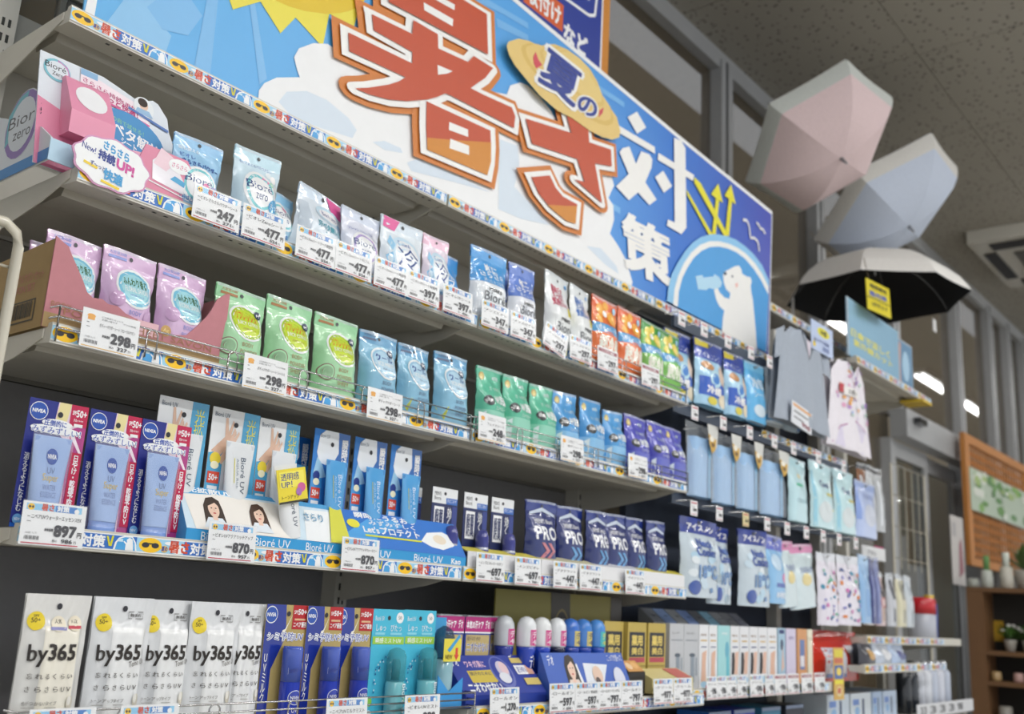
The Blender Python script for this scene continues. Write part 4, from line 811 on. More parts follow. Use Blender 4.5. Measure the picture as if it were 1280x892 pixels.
# ================================================================== tubes and bottles on blister cards
def tube_loft(g, cx, z0, h, w0, w1, d, mat, y0=0.0):
    """squeeze tube: round at the cap end (z0), flat crimp at the top"""
    def ab(t): return ((w0 + (w1 - w0) * t) / 2, max(0.0012, d / 2 * (1 - t ** 1.6)))
    def ring(s, t):
        a, b = ab(t); th = 2 * math.pi * s
        return (cx + a * math.cos(th), y0 - d / 2 + b * math.sin(th), z0 + h * t)
    g.grid(ring, 20, 10, mat)
    def front(u, v, l=0.0):
        a, b = ab(v); q = (2 * u - 1) * 0.92
        return (cx + a * q, y0 - d / 2 - b * math.sqrt(max(0, 1 - q * q)) - l, z0 + h * v)
    return front
def card(g, w, h, col, y=0.0, hole=None, holew=.05):
    g.box(-w / 2, y, 0, w / 2, y + .0012, h, M(col, 'card'))
    return planeY(-w / 2, 0, w, h, y)
def sun_tube_card(lb):
    W_, H_ = .087, .180
    t = thing('sunscreen_card', lb, 'sunscreen', group='navy sunscreen tube cards')
    g = G(); f = card(g, W_, H_, '#1e2a86'); C_ = lambda h: M(h, 'gloss')
    o = [('p', [(.48, 1), (1, 1), (1, 0), (.62, 0), (.62, .72), (.45, .80)], C_('#e8cfe0')), ('p', [(.50, 1), (.70, 1), (.62, .74), (.46, .82)], C_('#e9dca0')), ('p', [(.74, .80), (1, .86), (1, 0), (.78, 0)], C_('#b03a84')),
         ('p', [(.70, .78), (.96, .60), (.98, .62), (.74, .82)], C_('#f4e4ee')), ('r', 0, 0, 1, .03, C_('#2a6ad0')), ('e', .17, .905, .150, .073, WINK), ('e', .17, .905, .140, .067, C_('#1f4fae')), ('t', 'NIVEA', .06, .89, .28, .92, WINK, .04),
         ('r', .70, .83, 1, 1.0, M('#c0184c', 'ink')), ('t', 'SPF', .73, .92, .80, .955, WINK, .03), ('t', '50+', .80, .905, .98, .965, WINK, .03), ('t', 'PA++++', .77, .865, .93, .89, WINK, .01), ('r', .78, .825, .93, .85, WINK), ('e', .53, .90, .045, .023, INK),
         ('e', .5, .825, .26, .035, WINK), ('e', .48, .775, .42, .035, WINK), ('t', '圧倒的に', .28, .80, .66, .85, M('#2c50b0', 'ink'), .03), ('t', 'みずみずしい！', .08, .735, .93, .80, WINK, .09), ('t', 'みずみずしい！', .09, .74, .92, .795, M('#2c50b0', 'ink'), .015),
         ('t', '消\nえ\nる\nよ\nう\nに\nな\nじ\nむ', .04, .12, .13, .57, WINK, .02), ('r', .81, .08, .99, .62, M('#c0184c', 'ink')), ('t', '日\nや\nけ\n・\n乾\n燥\n予\n防\nU\nV', .85, .10, .95, .60, WINK, .03), ('e', .1, .06, .08, .04, C_('#6fa8dc')), ('t', 'NEW', .05, .05, .14, .07, WINK, .01)]
    g.art(f, o, base=.0004, step=.00006); g.build('backing_card', t)
    q = G(); TB_ = C_('#9db8e6'); ff = tube_loft(q, -.008, .018, .110, .042, .056, .024, TB_, -.001)
    q.art(ff, [('r', .0, .93, 1, .985, C_('#86a4da')), ('e', .5, .74, .17, .105, C_('#2a50a8')), ('t', 'NIVEA', .37, .71, .63, .77, WINK, .03), ('t', 'UV', .38, .52, .62, .60, C_('#6a7ea8'), .0), ('t', 'Super', .26, .40, .76, .52, C_('#d8c070'), .01), ('t', 'WATER', .28, .31, .72, .38, C_('#7c92c0'), .0), ('t', 'ESSENCE', .24, .22, .76, .29, C_('#7c92c0'), .0)], base=.0005, step=.00006)
    tb = q.build('tube', t); G().lathe([(.020, 0), (.021, .003), (.021, .018)], C_('#7f9edc'), 20, (-.008, -.013, 0), .54).build('tube_cap', tb)
    b = G(); bl = tube_loft(b, -.008, .010, .122, .050, .061, .030, clear_film('blister', .10, '#f2f6fc', .05, .05), 0); b.build('blister', t)
    return t
row(sun_tube_card, [(.047, .03, 1.0945), (.137, .03, 1.0945, .04), (.222, .03, 1.0945, .02)], '{o} navy sunscreen tube card from the left, above the 897 yen tag', 'sunscreen', 'navy sunscreen tube cards')
def aqua_card(lb, deep):
    W_, H_ = .092, .215
    t = thing('sunscreen_card', lb, 'sunscreen', group='pale blue sunscreen cards' if not deep else 'bright blue sunscreen cards')
    g = G(); C_ = lambda h: M(h, 'gloss'); f = card(g, W_, H_, '#eef1f4' if not deep else '#2f7fd0')
    st = '#4ea8d6' if not deep else '#2468b8'
    o = [('p', [(.66, 1), (1, 1), (1, 0), (.60, 0)], C_(st)), ('p', [(0, .64), (.30, .67), (.30, 0), (0, 0)], C_('#4ea8d6' if not deep else '#3f94da'))]
    if not deep:
        o += [('p', [(.05, .66), (.30, .78), (.28, .93), (.33, .93), (.37, .82), (.44, .92), (.47, .90), (.42, .80), (.52, .84), (.53, .81), (.40, .72), (.22, .62)], C_('#e2bca4')), ('p', [(.22, .60), (.40, .74), (.48, .86), (.51, .85), (.50, .78), (.58, .84), (.60, .82), (.52, .74), (.60, .74), (.60, .71), (.44, .66), (.28, .56)], C_('#ecc8b2')),
              ('t', 'Bioré UV', .05, .93, .36, .965, M('#5a6a80', 'ink'), .0), ('t', '光\n拡\n散\nU\nV', .73, .44, .93, .95, M('#e6e25a', 'ink'), .0), ('t', 'ふ\nん\nわ\nり', .76, .10, .90, .38, WINK, .02)]
    else:
        o += [('p', [(.10, .80), (.15, .95), (.30, 1.0), (.66, 1.0), (.70, .82), (.55, .72), (.35, .70), (.18, .72)], C_('#eef3f8')), ('p', [(.05, .62), (.12, .76), (.28, .70), (.4, .6), (.2, .58)], C_('#a8d4f0')), ('t', 'Bioré UV', .16, .93, .42, .965, M('#5a6a80', 'ink'), .0), ('t', '瞬\n時\nに\nう\nる\nお\nう', .78, .36, .95, .95, WINK, .04)]
    o += [('e', .15, .60, .11, .050, M('#f0d840', 'ink')) if not deep else ('e', .14, .60, .09, .042, M('#2a3f8c', 'ink')), ('e', .15, .55, .085, .030, M('#f4f0d0', 'ink')), ('r', .03, .41, .27, .50, M('#d84a34', 'ink')), ('t', '50+', .06, .43, .24, .48, WINK, .03), ('r', .05, .35, .25, .39, WINK), ('r', .06, .27, .24, .29, WINK), ('e', .50, .885, .045, .020, INK)]
    g.art(f, o, base=.0004, step=.00006); g.build('backing_card', t)
    q = G(); ff = tube_loft(q, .004, .022, .138, .038, .056, .026, C_('#e4e8ec' if not deep else '#5aa6e0'), -.001)
    def vt(u, v, l=0.0): return ff(v, 1 - u, l)
    q.art(ff, [('r', 0, .93, 1, .985, C_('#d0d6de' if not deep else '#3f88cc'))], base=.0005)
    q.art(vt, [('t', 'Bioré UV', .18, .52, .62, .72, M('#4a5a70' if not deep else '#cfe4f6', 'ink'), .0), ('t', 'AQUA Rich', .20, .34, .56, .44, M('#8a9aaa' if not deep else '#bcd8f0', 'ink'), .0), ('r', .20, .26, .5, .285, M('#d8d03a', 'ink'))], base=.0006)
    tb = q.build('tube', t); G().lathe([(.019, 0), (.020, .002), (.020, .012)], C_('#d8dde2' if not deep else '#2a62b0'), 20, (.004, -.014, .010), .6).build('tube_cap', tb)
    return t
row(lambda lb: aqua_card(lb, False), [(.268, .062, 1.108, 0, 1.0), (.370, .062, 1.108, 0, 1.04), (.463, .062, 1.106, .0, .95)], '{o} white and sky blue sunscreen card with printed hands, from the left', 'sunscreen', 'pale blue sunscreen cards')
row(lambda lb: aqua_card(lb, True), [(.585, .062, 1.108, .05, .98), (.683, .062, 1.108, .05, .96), (.780, .062, 1.108, .05, .98), (.525, .10, 1.100, .05, .9, .97)], ['first bright blue sunscreen card from the left, front rank', 'second bright blue sunscreen card from the left, front rank', 'third bright blue sunscreen card from the left, front rank', 'bright blue sunscreen card half hidden at the left of its group'], 'sunscreen', 'bright blue sunscreen cards')
# the loose tube with a yellow sticker
t = thing('sunscreen_tube', 'loose white sunscreen tube with a yellow sticker leaning out of its display', 'sunscreen', (.474, .026, 1.118), 0, None, 0, -.24)
q = G(); ff = tube_loft(q, 0, .0, .125, .036, .050, .024, M('#e9ecef', 'gloss'), 0); q.art(lambda u, v, l=0: ff(v, 1 - u, l), [('t', 'Bioré UV', .45, .45, .85, .70, M('#4a5a70', 'ink'), .0)], base=.0006); q.build('tube', t)
q = G(); F = planeY(-.030, .060, .062, .058, -.0255); q.box(-.030, -.0255, .060, .032, -.0245, .118, M('#ecd93a', 'card')); q.art(F, [('r', .08, .45, .92, .92, M('#f4e860', 'ink')), ('t', '透明感', .12, .66, .75, .88, M('#3a4a8a', 'ink'), .02), ('t', 'UP！', .12, .46, .5, .64, M('#3a4a8a', 'ink'), .02), ('e', .80, .42, .14, .14, M('#d0609c', 'ink')), ('e', .70, .30, .10, .12, M('#a870b8', 'ink')), ('t', 'トーンアップ', .1, .12, .7, .24, M('#5a4a20', 'ink'), .01), ('r', 0, 0, 1, .06, M('#3a3a30', 'ink'))], base=.0005); q.build('sticker', t)

def wedge(lb, x0, x1, z0, h, cat, ops, lip_ops, body='#3f9fd8', lip='#2f9ad8', name='counter_display', yb=.045, lip_h=.022, yf=.004):
    t = thing(name, lb, cat, (x0, 0, z0)); w = x1 - x0; lh = lip_h
    G().prism([(yf, 0), (yf, lh), (yb, h), (yb + .004, h), (yb + .004, 0)], 'x', 0, w, M(body, 'card')).build('display_body', t)
    def f(u, v, l=0.0): return (w * u, yf + (yb - yf) * v - l, lh + (h - lh) * v + l * .6)
    g = G(); g.art(f, ops, base=.0005, step=.0001); g.build('printed_panel', t)
    g = G(); F = lambda u, v, l=0.0: (w * u, yf - l, lh * v); g.art(F, [('r', 0, 0, 1, 1, M(lip, 'card'))] + lip_ops, base=.0004, step=.0001); g.build('front_lip', t)
    return t
def woman(cx, cy, r, hair='#3a2a22', skin='#ecccb8', top='#dfe8f0', asp=1.0):
    K = lambda h: M(h, 'ink'); ra = r * asp
    return [('p', [(cx - ra * 1.5, cy - r * 1.9), (cx - ra * 1.35, cy + r * .4), (cx - ra * .8, cy + r * 1.3), (cx + ra * .2, cy + r * 1.5), (cx + ra * 1.0, cy + r * 1.1), (cx + ra * 1.3, cy), (cx + ra * 1.5, cy - r * 1.7), (cx + ra * .8, cy - r * 1.2), (cx - ra * .8, cy - r * 1.2)], K(hair)), ('p', [(cx - ra * 1.8, cy - r * 2.2), (cx - ra, cy - r * 1.0), (cx + ra, cy - r * 1.0), (cx + ra * 1.8, cy - r * 2.2)], K(top)), ('p', [(cx - ra * .35, cy - r * 1.3), (cx - ra * .35, cy), (cx + ra * .35, cy), (cx + ra * .35, cy - r * 1.3)], K(skin)),
            ('e', cx, cy, ra * .78, r * 1.0, K(skin)), ('p', [(cx - ra * .8, cy + r * .3), (cx - ra * .4, cy + r * 1.1), (cx + ra * .5, cy + r * 1.15), (cx + ra * .85, cy + r * .3), (cx + ra * .3, cy + r * .8)], K(hair)),
            ('e', cx - ra * .3, cy + r * .12, ra * .12, r * .07, K('#3a2a22')), ('e', cx + ra * .3, cy + r * .12, ra * .12, r * .07, K('#3a2a22')), ('e', cx, cy - r * .48, ra * .22, r * .09, K('#c8605a')), ('l', [(cx, cy + .05 * r), (cx + ra * .06, cy - r * .2)], ra * .06, K('#d0a08c'))]
wedge('pale blue sunscreen counter display printed with two women', .262, .600, 1.094, .090, 'display', [('r', 0, 0, 1, 1, M('#cfe4f2', 'card')), ('p', [(0, .8), (0, 1), (1, 1), (1, .88), (.3, .9)], M('#4a9fd6', 'ink')), ('t', '光拡散UV', .04, .86, .30, .99, WINK, .03), ('p', [(.05, .0), (.02, .8), (.2, .86), (.6, .84), (.68, .3), (.62, 0)], M('#f0ece6', 'ink')), ('p', [(.70, .0), (.74, .8), (1, .85), (1, 0)], M('#eff3f6', 'ink'))]
      + woman(.17, .50, .20, asp=.20) + woman(.43, .48, .19, '#4a3328', asp=.20) + [('p', [(.92, .95), (1, .95), (1, 0), (.86, 0)], M('#d8d84a', 'ink')), ('t', 'さらり', .72, .5, .85, .7, M('#5a9ac0', 'ink'), .02)], [('t', 'Bioré UV', .08, .25, .28, .85, WINK, .0), ('t', 'Bioré UV', .38, .25, .60, .85, WINK, .0), ('t', 'Bioré UV', .70, .25, .88, .85, WINK, .0)])
wedge('bright blue sunscreen counter display with a white splash and lettering', .602, .912, 1.094, .088, 'display', [('r', 0, 0, 1, 1, M('#2b74cc', 'card')), ('p', [(0, .35), (.2, .8), (.45, .9), (.5, .7), (.25, .4), (.2, 0), (0, 0)], M('#4fa4e4', 'ink')), ('p', [(.62, .35), (.70, .62), (.85, .70), (.95, .55), (.92, .3), (.8, .15), (.7, .2)], M('#eef2f4', 'ink')), ('e', .80, .45, .06, .14, M('#e8dcc8', 'ink')),
      ('t', '瞬時にうるおう', .10, .80, .62, .97, WINK, .03), ('t', "Let'sプロテクト", .14, .40, .62, .62, WINK, .03), ('t', 'みずみずしく', .2, .64, .60, .78, WINK, .02), ('r', .14, .30, .62, .35, M('#d8e03a', 'ink')), ('e', .07, .62, .05, .12, M('#e8e040', 'ink'))], [('t', 'Bioré UV', .06, .25, .32, .85, WINK, .0), ('t', 'Bioré UV', .52, .25, .78, .85, WINK, .0), ('t', 'Kao', .86, .3, .95, .8, WINK, .03)], '#2b74cc', '#2f9ad8')

def roll_card(lb):
    t = thing('deodorant_stick', lb, 'deodorant', group='roll stick deodorants'); g = G(); f = card(g, .076, .160, '#26305e')
    g.art(f, [('r', 0, .80, 1, 1, M('#e6e9ec', 'card')), ('r', .55, .80, 1, .88, M('#3f6fc0', 'ink')), ('t', "MEN'S", .08, .90, .34, .95, INK, .02), ('t', 'Bioré', .08, .84, .34, .89, INK, .0), ('e', .5, .93, .05, .022, INK), ('t', '汗とニオイ', .58, .82, .95, .87, WINK, .02), ('r', .10, .40, .48, .76, WINK), ('t', '殺菌\n防臭', .13, .43, .45, .73, M('#26305e', 'ink'), .04), ('r', 0, 0, .3, .14, M('#1f8a7a', 'ink')), ('t', '効\nく', .60, .5, .78, .76, WINK, .02), ('r', .80, .1, 1, .78, M('#38468c', 'ink'))], base=.0004, step=.00006); g.build('backing_card', t)
    b = G().lathe([(.014, .0), (.0165, .004), (.0165, .050), (.015, .060), (.0145, .062), (.0145, .085), (.010, .098), (.002, .101)], M('#4b4f92', 'gloss'), 20, (.006, -.018, -.016)).build('bottle', t)
    G().lathe([(.0148, 0), (.0152, .002), (.0152, .008), (.0148, .010)], M('#c8ccd8', 'foil'), 20, (.006, -.018, .038)).build('cap_ring', b)
    return t
row(roll_card, [(.838, .10, 1.094, 0, .85), (.888, .05, 1.094), (.985, .05, 1.094), (1.075, .05, 1.094)], '{o} navy roll stick deodorant card from the left', 'deodorant', 'roll stick deodorants')
def pro(lb, c):
    K = P; return pouch(lb, 'deodorant pack', .104, .152, .018, K('#1c2c6e'), K('#223684'), [('t', 'PRO', .16, .42, .86, .62, K('#eef0f4'), .03), ('t', "MEN'S Bioré", .2, .66, .8, .73, K('#eef0f4'), .02), ('p', [(.30, .16), (.48, .27), (.30, .38), (.42, .38), (.62, .27), (.42, .16)], K(c)), ('p', [(.52, .16), (.70, .27), (.52, .38), (.62, .38), (.82, .27), (.62, .16)], K(c)),
        ('p', [(.08, .78), (.5, .84), (.92, .78), (.9, .82), (.5, .9), (.1, .82)], K('#c8d4e4')), ('t', 'デオドラント', .2, .08, .8, .12, K('#c8d0e0'))], 21, hole=True, kind='deodorant_pack', grp='navy deodorant packs')
row(lambda lb: pro(lb, '#c87a84'), [(1.198, .04, 1.110, 0, 1.1)], ['navy deodorant pack with pink chevrons, left of its blue siblings'], 'deodorant pack', 'navy deodorant packs')
row(lambda lb: pro(lb, '#5f9fd6'), [(1.322, .05, 1.110), (1.422, .04, 1.110, .06, .95), (1.520, .05, 1.112), (1.610, .05, 1.112, .05, .88), (1.698, .04, 1.112, 0, .9)], '{o} navy deodorant pack with blue chevrons from the left', 'deodorant pack', 'navy deodorant packs')
def tray(lb, x0, x1, z, top):
    t = thing('product_tray', lb, 'tray', (x0, 0, z), group='white card trays'); w = x1 - x0
    G().box(0, .004, 0, w, .006, .036, M('#e6e7ea', 'card')).box(0, .006, 0, w, .11, .002, M('#e6e7ea', 'card')).build('tray_body', t)
    G().prism([(.006, .034), (.006, .036), (.034, .046), (.034, .044)], 'x', 0, w, M(top, 'card')).build('tray_lip', t); return t
tray('white card tray with yellow lip under the roll sticks', .918, 1.160, 1.094, '#d8cc50'); tray('white card tray with yellow lip under the first navy packs', 1.164, 1.380, 1.094, '#c9c4a0'); tray('white card tray with grey lip in the middle of the navy packs', 1.384, 1.580, 1.094, '#d0d2d6'); tray('white card tray with yellow lip at the right shelf end', 1.584, 1.794, 1.094, '#d8cc50')

# ================================================================== bottom shelf
def white_pouch(lb, tone):
    t = thing('sunscreen_pouch', lb, 'sunscreen', group='white sunscreen pouches'); W_, H_ = .092, .205
    base = P('#d9d9d6' if not tone else '#d9dcdf')
    def f(u, v, l=0.0):
        d = .007 * (1 - abs(2 * u - 1) ** 4) * min(1, (1 - v) * 3) + .0008 * math.sin(11 * u + 9 * v) * v + .0009 * math.sin(24 * u + 6 * math.sin(4 * v))
        sm = lambda a_, b_, x: (lambda q: q * q * (3 - 2 * q))(min(1, max(0, (x - a_) / (b_ - a_))))
        b = .006 * sm(.20, .36, u) * (1 - sm(.80, .93, u)) * (1 - sm(.76, .84, v))
        return ((u - .5) * W_ * (1 - .03 * math.sin(math.pi * v)), -d - b - l, v * H_)
    g = G(); g.grid(f, 44, 36, base); g.grid(lambda a, b: (lambda p: (p[0], .004, p[2]))(f(1 - a, b)), 4, 4, base); g.build('film_body', t)
    q = G(); q.grid(lambda a, b: f(a, b, .0005), 24, 36, P('#ece8da' if not tone else '#e8eaeb'), True, .30, 0, .84, .80); q.build('inner_tube', t)
    K = lambda h: M(h, 'ink'); dk = K('#2a2420')
    o = [('e', .17, .83, .135, .060, K('#e8cf2c')), ('t', 'SPF', .12, .855, .21, .870, dk), ('t', '50+', .09, .82, .24, .85, dk, .01), ('e', .5, .925, .045, .020, INK)]
    if not tone: o += [('e', .50, .815, .11, .050, K('#e8e0cc')), ('r', .38, .775, .62, .795, K('#8a8ac0')), ('e', .76, .82, .11, .050, K('#e8e0cc')), ('r', .65, .785, .87, .805, K('#c84a5a')), ('t', '人気', .45, .815, .55, .845, dk), ('t', '1位', .71, .82, .81, .845, dk)]
    else: o += [('l', [(.57, .86), (.83, .86), (.83, .905), (.57, .905), (.57, .86)], .006, K('#8c8c8c')), ('t', '無香料', .60, .870, .80, .895, dk, .01)]
    o += [('t', 'by', .10, .545, .37, .685, dk, .025), ('t', '365', .375, .585, .80, .69, dk, .03), ('t', '忘 れ る く ら い', .13, .47, .80, .505, K('#55504c'), .01), ('t', 'さ ら さ ら U V', .13, .39, .80, .425, K('#55504c'), .01)]
    if tone: o += [('T', 'Tone Up', (.62, .525), (.90, .555), (.61, .575), K('#6a6662'), .0), ('t', 'トーンアップタイプ', .12, .31, .60, .335, K('#66625e'), .0)]
    else: o += [('t', '色がつかないタイプ', .12, .31, .60, .335, K('#66625e'), .0)]
    o += [('l', [(.12, .295), (.6, .295)], .003, K('#88847e')), ('e', .82, .32, .055, .045, P('#d2ccbc')), ('e', .80, .335, .03, .03, P('#eceae2'))]
    p = G(); p.art(f, o, 20, base=.0012, step=.00008); p.build('printed_label', t)
    return t
row(lambda lb: white_pouch(lb, False), [(.066, -.018, .803, 0, .99)], ['cream white sunscreen pouch with two medals, leftmost on the bottom shelf'], 'sunscreen', 'white sunscreen pouches')
row(lambda lb: white_pouch(lb, True), [(.163, -.018, .803, 0, 1.0), (.246, -.005, .802, .03, .98), (.323, -.012, .802, 0, 1.0), (.388, .0, .802, .05, .95)], '{o} cool white tone up sunscreen pouch from the left', 'sunscreen', 'tone up sunscreen pouches')
def milk_card(lb):
    W_, H_ = .088, .205; t = thing('sunscreen_card', lb, 'sunscreen', group='gold and navy sunscreen cards'); K = lambda h: M(h, 'gloss')
    g = G(); f = card(g, W_, H_, '#b8a468'); g.art(f, [('p', [(0, 0), (0, 1), (.45, 1), (.50, .75), (.22, .5), (.22, 0)], K('#1f3496')), ('r', .62, .81, 1, 1, M('#b8242c', 'ink')), ('t', 'SPF', .65, .93, .74, .96, WINK, .02), ('t', '50+', .74, .925, .95, .97, WINK, .03), ('r', .67, .88, .93, .895, M('#e0b890', 'ink')), ('t', 'ニベア最強', .65, .825, .97, .87, WINK, .03),
          ('e', .12, .92, .14, .068, WINK), ('e', .12, .92, .13, .06, K('#1f4fae')), ('t', 'NIVEA', .02, .905, .22, .935, WINK, .03), ('e', .52, .93, .045, .02, INK), ('p', [(.40, .80), (.46, .81), (.62, .93), (.47, .79), (.42, .70)], K('#f4f0e0')),
          ('t', 'シミ予防UV', .05, .715, .92, .79, WINK, .09), ('t', 'シミ予防UV', .06, .72, .91, .785, M('#2a44a8', 'ink'), .012), ('t', 'U\nV\nミ\nル\nク', .03, .25, .13, .62, WINK, .02), ('t', '予\n防\n美\n容\nミ\nス\nト', .86, .18, .97, .62, M('#b0388c', 'ink'), .03), ('e', .88, .12, .10, .06, M('#e4c890', 'ink'))], base=.0004, step=.00006); g.build('backing_card', t)
    b = G().lathe([(.016, .0), (.0165, .004), (.0165, .072)], K('#2b3fae'), 22, (.004, -.018, .013)).build('bottle', t)
    G().lathe([(.0168, 0), (.0168, .050), (.0155, .055)], K('#4a62c0'), 22, (.004, -.018, .085)).build('cap', b)
    q = G(); cf = lambda u, v, l=0: (.004 + .0168 * math.sin((u - .5) * 2.2), -.018 - (.0170 + l) * math.cos((u - .5) * 2.2), .013 + .127 * v)
    q.art(cf, [('e', .5, .38, .36, .09, M('#dfe6f4', 'ink')), ('e', .5, .38, .33, .082, K('#2b3fae')), ('t', 'NIVEA', .25, .36, .75, .40, WINK, .02), ('t', 'UV', .35, .20, .65, .26, WINK, .0), ('p', [(.05, .66), (.95, .72), (.95, .80), (.05, .74)], M('#cfd8ee', 'ink')), ('T', '微細なミスト', (.1, .67), (.9, .72), (.1, .72), M('#3a4aa0', 'ink'), .02)], 4, base=.0003); q.build('bottle_print', b)
    G().box(-.018, -.040, .008, .028, -.0002, .012, clear_film('blister', .10)).build('blister', t)
    return t
row(milk_card, [(.467, -.006, .803), (.547, -.008, .803, .03, .92), (.618, -.006, .803, 0, .96)], '{o} gold and navy sunscreen spray card from the left', 'sunscreen', 'gold and navy sunscreen cards')
def mist_card(lb):
    W_, H_ = .086, .205; t = thing('sunscreen_card', lb, 'sunscreen', group='turquoise mist cards'); K = lambda h: M(h, 'gloss')
    g = G(); f = card(g, W_, H_, '#49bede'); dots = []
    rnd = random.Random(3)
    for k in range(26):
        a = rnd.uniform(.5, 3.4); r = rnd.uniform(.36, .46); dots.append(('e', .55 + r * math.cos(a) * .9, .35 + r * math.sin(a) * .55, .018, .008, M('#1f6aa8' if k % 2 else '#cfeaf6', 'ink')))
    g.art(f, [('t', 'Bioré UV', .10, .90, .36, .94, WINK, .0), ('e', .5, .925, .045, .02, INK), ('e', .82, .93, .11, .048, WINK), ('t', '50', .77, .915, .87, .945, GREY, .02), ('t', 'しゅっ', .14, .81, .42, .87, WINK, .01), ('t', 'ぴたっ', .56, .81, .88, .87, WINK, .01), ('r', .06, .70, .98, .765, M('#a2d24a', 'ink')), ('t', '瞬感ミストUV', .14, .71, .90, .755, WINK, .02), ('r', .12, .78, .4, .80, M('#8fd8ec', 'ink')), ('r', .56, .78, .9, .80, M('#8fd8ec', 'ink')), ('e', .10, .22, .07, .04, M('#8fd24a', 'ink')), ('e', .10, .12, .07, .03, WINK)] + dots, base=.0004, step=.00005); g.build('backing_card', t)
    b = G().lathe([(.017, .0), (.0175, .004), (.0175, .068), (.015, .071)], K('#7cc3cc'), 22, (.008, -.019, .010)).build('bottle', t)
    G().lathe([(.0178, 0), (.0178, .042), (.014, .052), (.004, .057)], clear_film('clear_cap', .45, '#4aa6b0', .06, .0), 22, (.008, -.019, .082)).build('clear_cap', b)
    G().lathe([(.008, 0), (.008, .03), (.006, .036)], K('#2f90a4'), 14, (.008, -.019, .083)).build('spray_nozzle', b)
    q = G(); cf = lambda u, v, l=0: (.008 + .0185 * math.sin((u - .5) * 2.2), -.020 - (.0185 + l) * math.cos((u - .5) * 2.2), .010 + .075 * v)
    q.art(lambda u, v, l=0: cf(v, 1 - u, l), [('t', 'Bioré UV', .1, .50, .9, .80, WINK, .0)], base=.0004); q.build('bottle_print', b)
    return t
row(mist_card, [(.701, -.006, .803), (.785, -.004, .804)], '{o} turquoise mist sunscreen card from the left', 'sunscreen', 'turquoise mist cards')
t = thing('spray_bottle', 'single sunscreen spray bottle in a blue holder with yellow sticker', 'sunscreen', (.853, .0, .832))
G().prism([(-.032, 0), (.032, 0), (.032, .165), (-.032, .165)], 'y', .02, .022, M('#3f9fd8', 'card')).build('holder_card', t)
G().prism([(-.036, 0), (.034, 0), (.034, .055), (-.004, .030), (-.036, .060)], 'y', -.030, -.028, M('#3a98dc', 'card')).build('holder_front', t)
b = G().lathe([(.019, .0), (.020, .003), (.020, .085), (.017, .088)], M('#8fb8c4', 'gloss'), 20, (0, -.006, .002)).build('bottle', t)
G().lathe([(.0205, 0), (.0205, .040), (.016, .052), (.004, .060)], clear_film('dark_cap', .6, '#1f4a66', .06, 0), 20, (0, -.006, .090)).build('clear_cap', b)
g = G(); F = planeY(-.022, .085, .048, .042, -.0272); g.box(-.022, -.0272, .085, .026, -.0264, .127, M('#e6d84a', 'card')); g.art(F, [('p', [(.2, .5), (.85, 1.2), (.95, 1.1), (.35, .4)], M('#3fa0d8', 'ink')), ('p', [(.6, .3), (.75, .05), (.9, .3), (.82, .3), (.82, .6), (.68, .6), (.68, .3)], M('#d84a3a', 'ink')), ('t', 'NEW', .1, .1, .5, .3, M('#6a5a20', 'ink'), .02)], base=.0004); g.build('sticker', t)

def deo_card(lb):
    t = thing('deodorant_card', lb, 'deodorant', group='navy and gold deodorant cards'); g = G(); f = card(g, .082, .150, '#23409e'); K = lambda h: M(h, 'ink')
    g.art(f, [('r', 0, .80, 1, 1, K('#b8287c')), ('t', '本気の汗ケア', .05, .84, .70, .95, WINK, .04), ('t', 'デオ', .78, .84, .95, .96, WINK, .03), ('r', .0, .78, 1, .80, WINK), ('p', [(.05, .42), (.05, .76), (.95, .76), (.95, .5), (.8, .42)], K('#c4b078')), ('t', '脱汗のための', .1, .68, .6, .74, K('#3a3a50'), .01), ('t', 'ニオわせない', .08, .53, .94, .66, WINK, .06), ('t', 'ニオわせない', .09, .535, .93, .655, K('#2a44a8'), .02),
              ('e', .78, .28, .20, .20, K('#e8d8dc')), ('e', .74, .34, .12, .11, K('#e8a8bc')), ('r', .05, .06, .5, .13, K('#c02a44')), ('t', 'デオナチュレ', .12, .075, .5, .12, WINK, .01), ('t', '-48h', .15, .40, .4, .46, K('#b8287c'), .02)], base=.0004, step=.00006); g.build('backing_card', t)
    G().box(-.032, .002, .148, .036, .030, .153, clear_film('clear_tab', .35)).build('clear_lid', t); return t
row(deo_card, [(.925, .045, .850), (1.016, .05, .850), (1.100, .07, .850, 0, .8)], '{o} navy and gold deodorant card with magenta heading from the left', 'deodorant', 'navy and gold deodorant cards')
wedge('navy deodorant counter display with a white cream swirl', .893, 1.150, .832, .092, 'display', [('r', 0, 0, 1, 1, M('#2c3f9c', 'card')), ('t', 'デオ', .03, .72, .12, .95, WINK, .03), ('t', 'ワキガ臭に', .18, .68, .42, .86, M('#e4c0d4', 'ink'), .03), ('p', [(.16, .3), (.16, .6), (.46, .62), (.50, .45), (.46, .3)], M('#d2bc4e', 'ink')), ('t', '脱汗のために', .18, .48, .44, .58, M('#3a3a60', 'ink'), .01), ('t', 'ニオわせない', .08, .06, .48, .30, WINK, .04),
      ('e', .58, .55, .13, .42, M('#6a74b8', 'ink')), ('e', .58, .58, .11, .36, M('#2c3f9c', 'ink')), ('e', .60, .62, .07, .22, M('#c8c4d8', 'ink')), ('e', .62, .66, .05, .16, M('#e4c8cc', 'ink')), ('e', .58, .40, .07, .14, M('#dfe2ea', 'ink')), ('r', .76, .78, .97, .92, M('#d4c070', 'ink')), ('r', .76, .48, .98, .72, WINK), ('t', '脱汗時も', .78, .52, .90, .68, M('#2c3f9c', 'ink'), .02), ('r', .90, .48, .98, .72, M('#d8a890', 'ink')), ('r', .80, .2, .99, .38, M('#d4c070', 'ink'))], [('t', 'デオナチュレ', .3, .2, .5, .8, WINK, .02)], '#2c3f9c', '#27409e', yb=.03, yf=-.035)
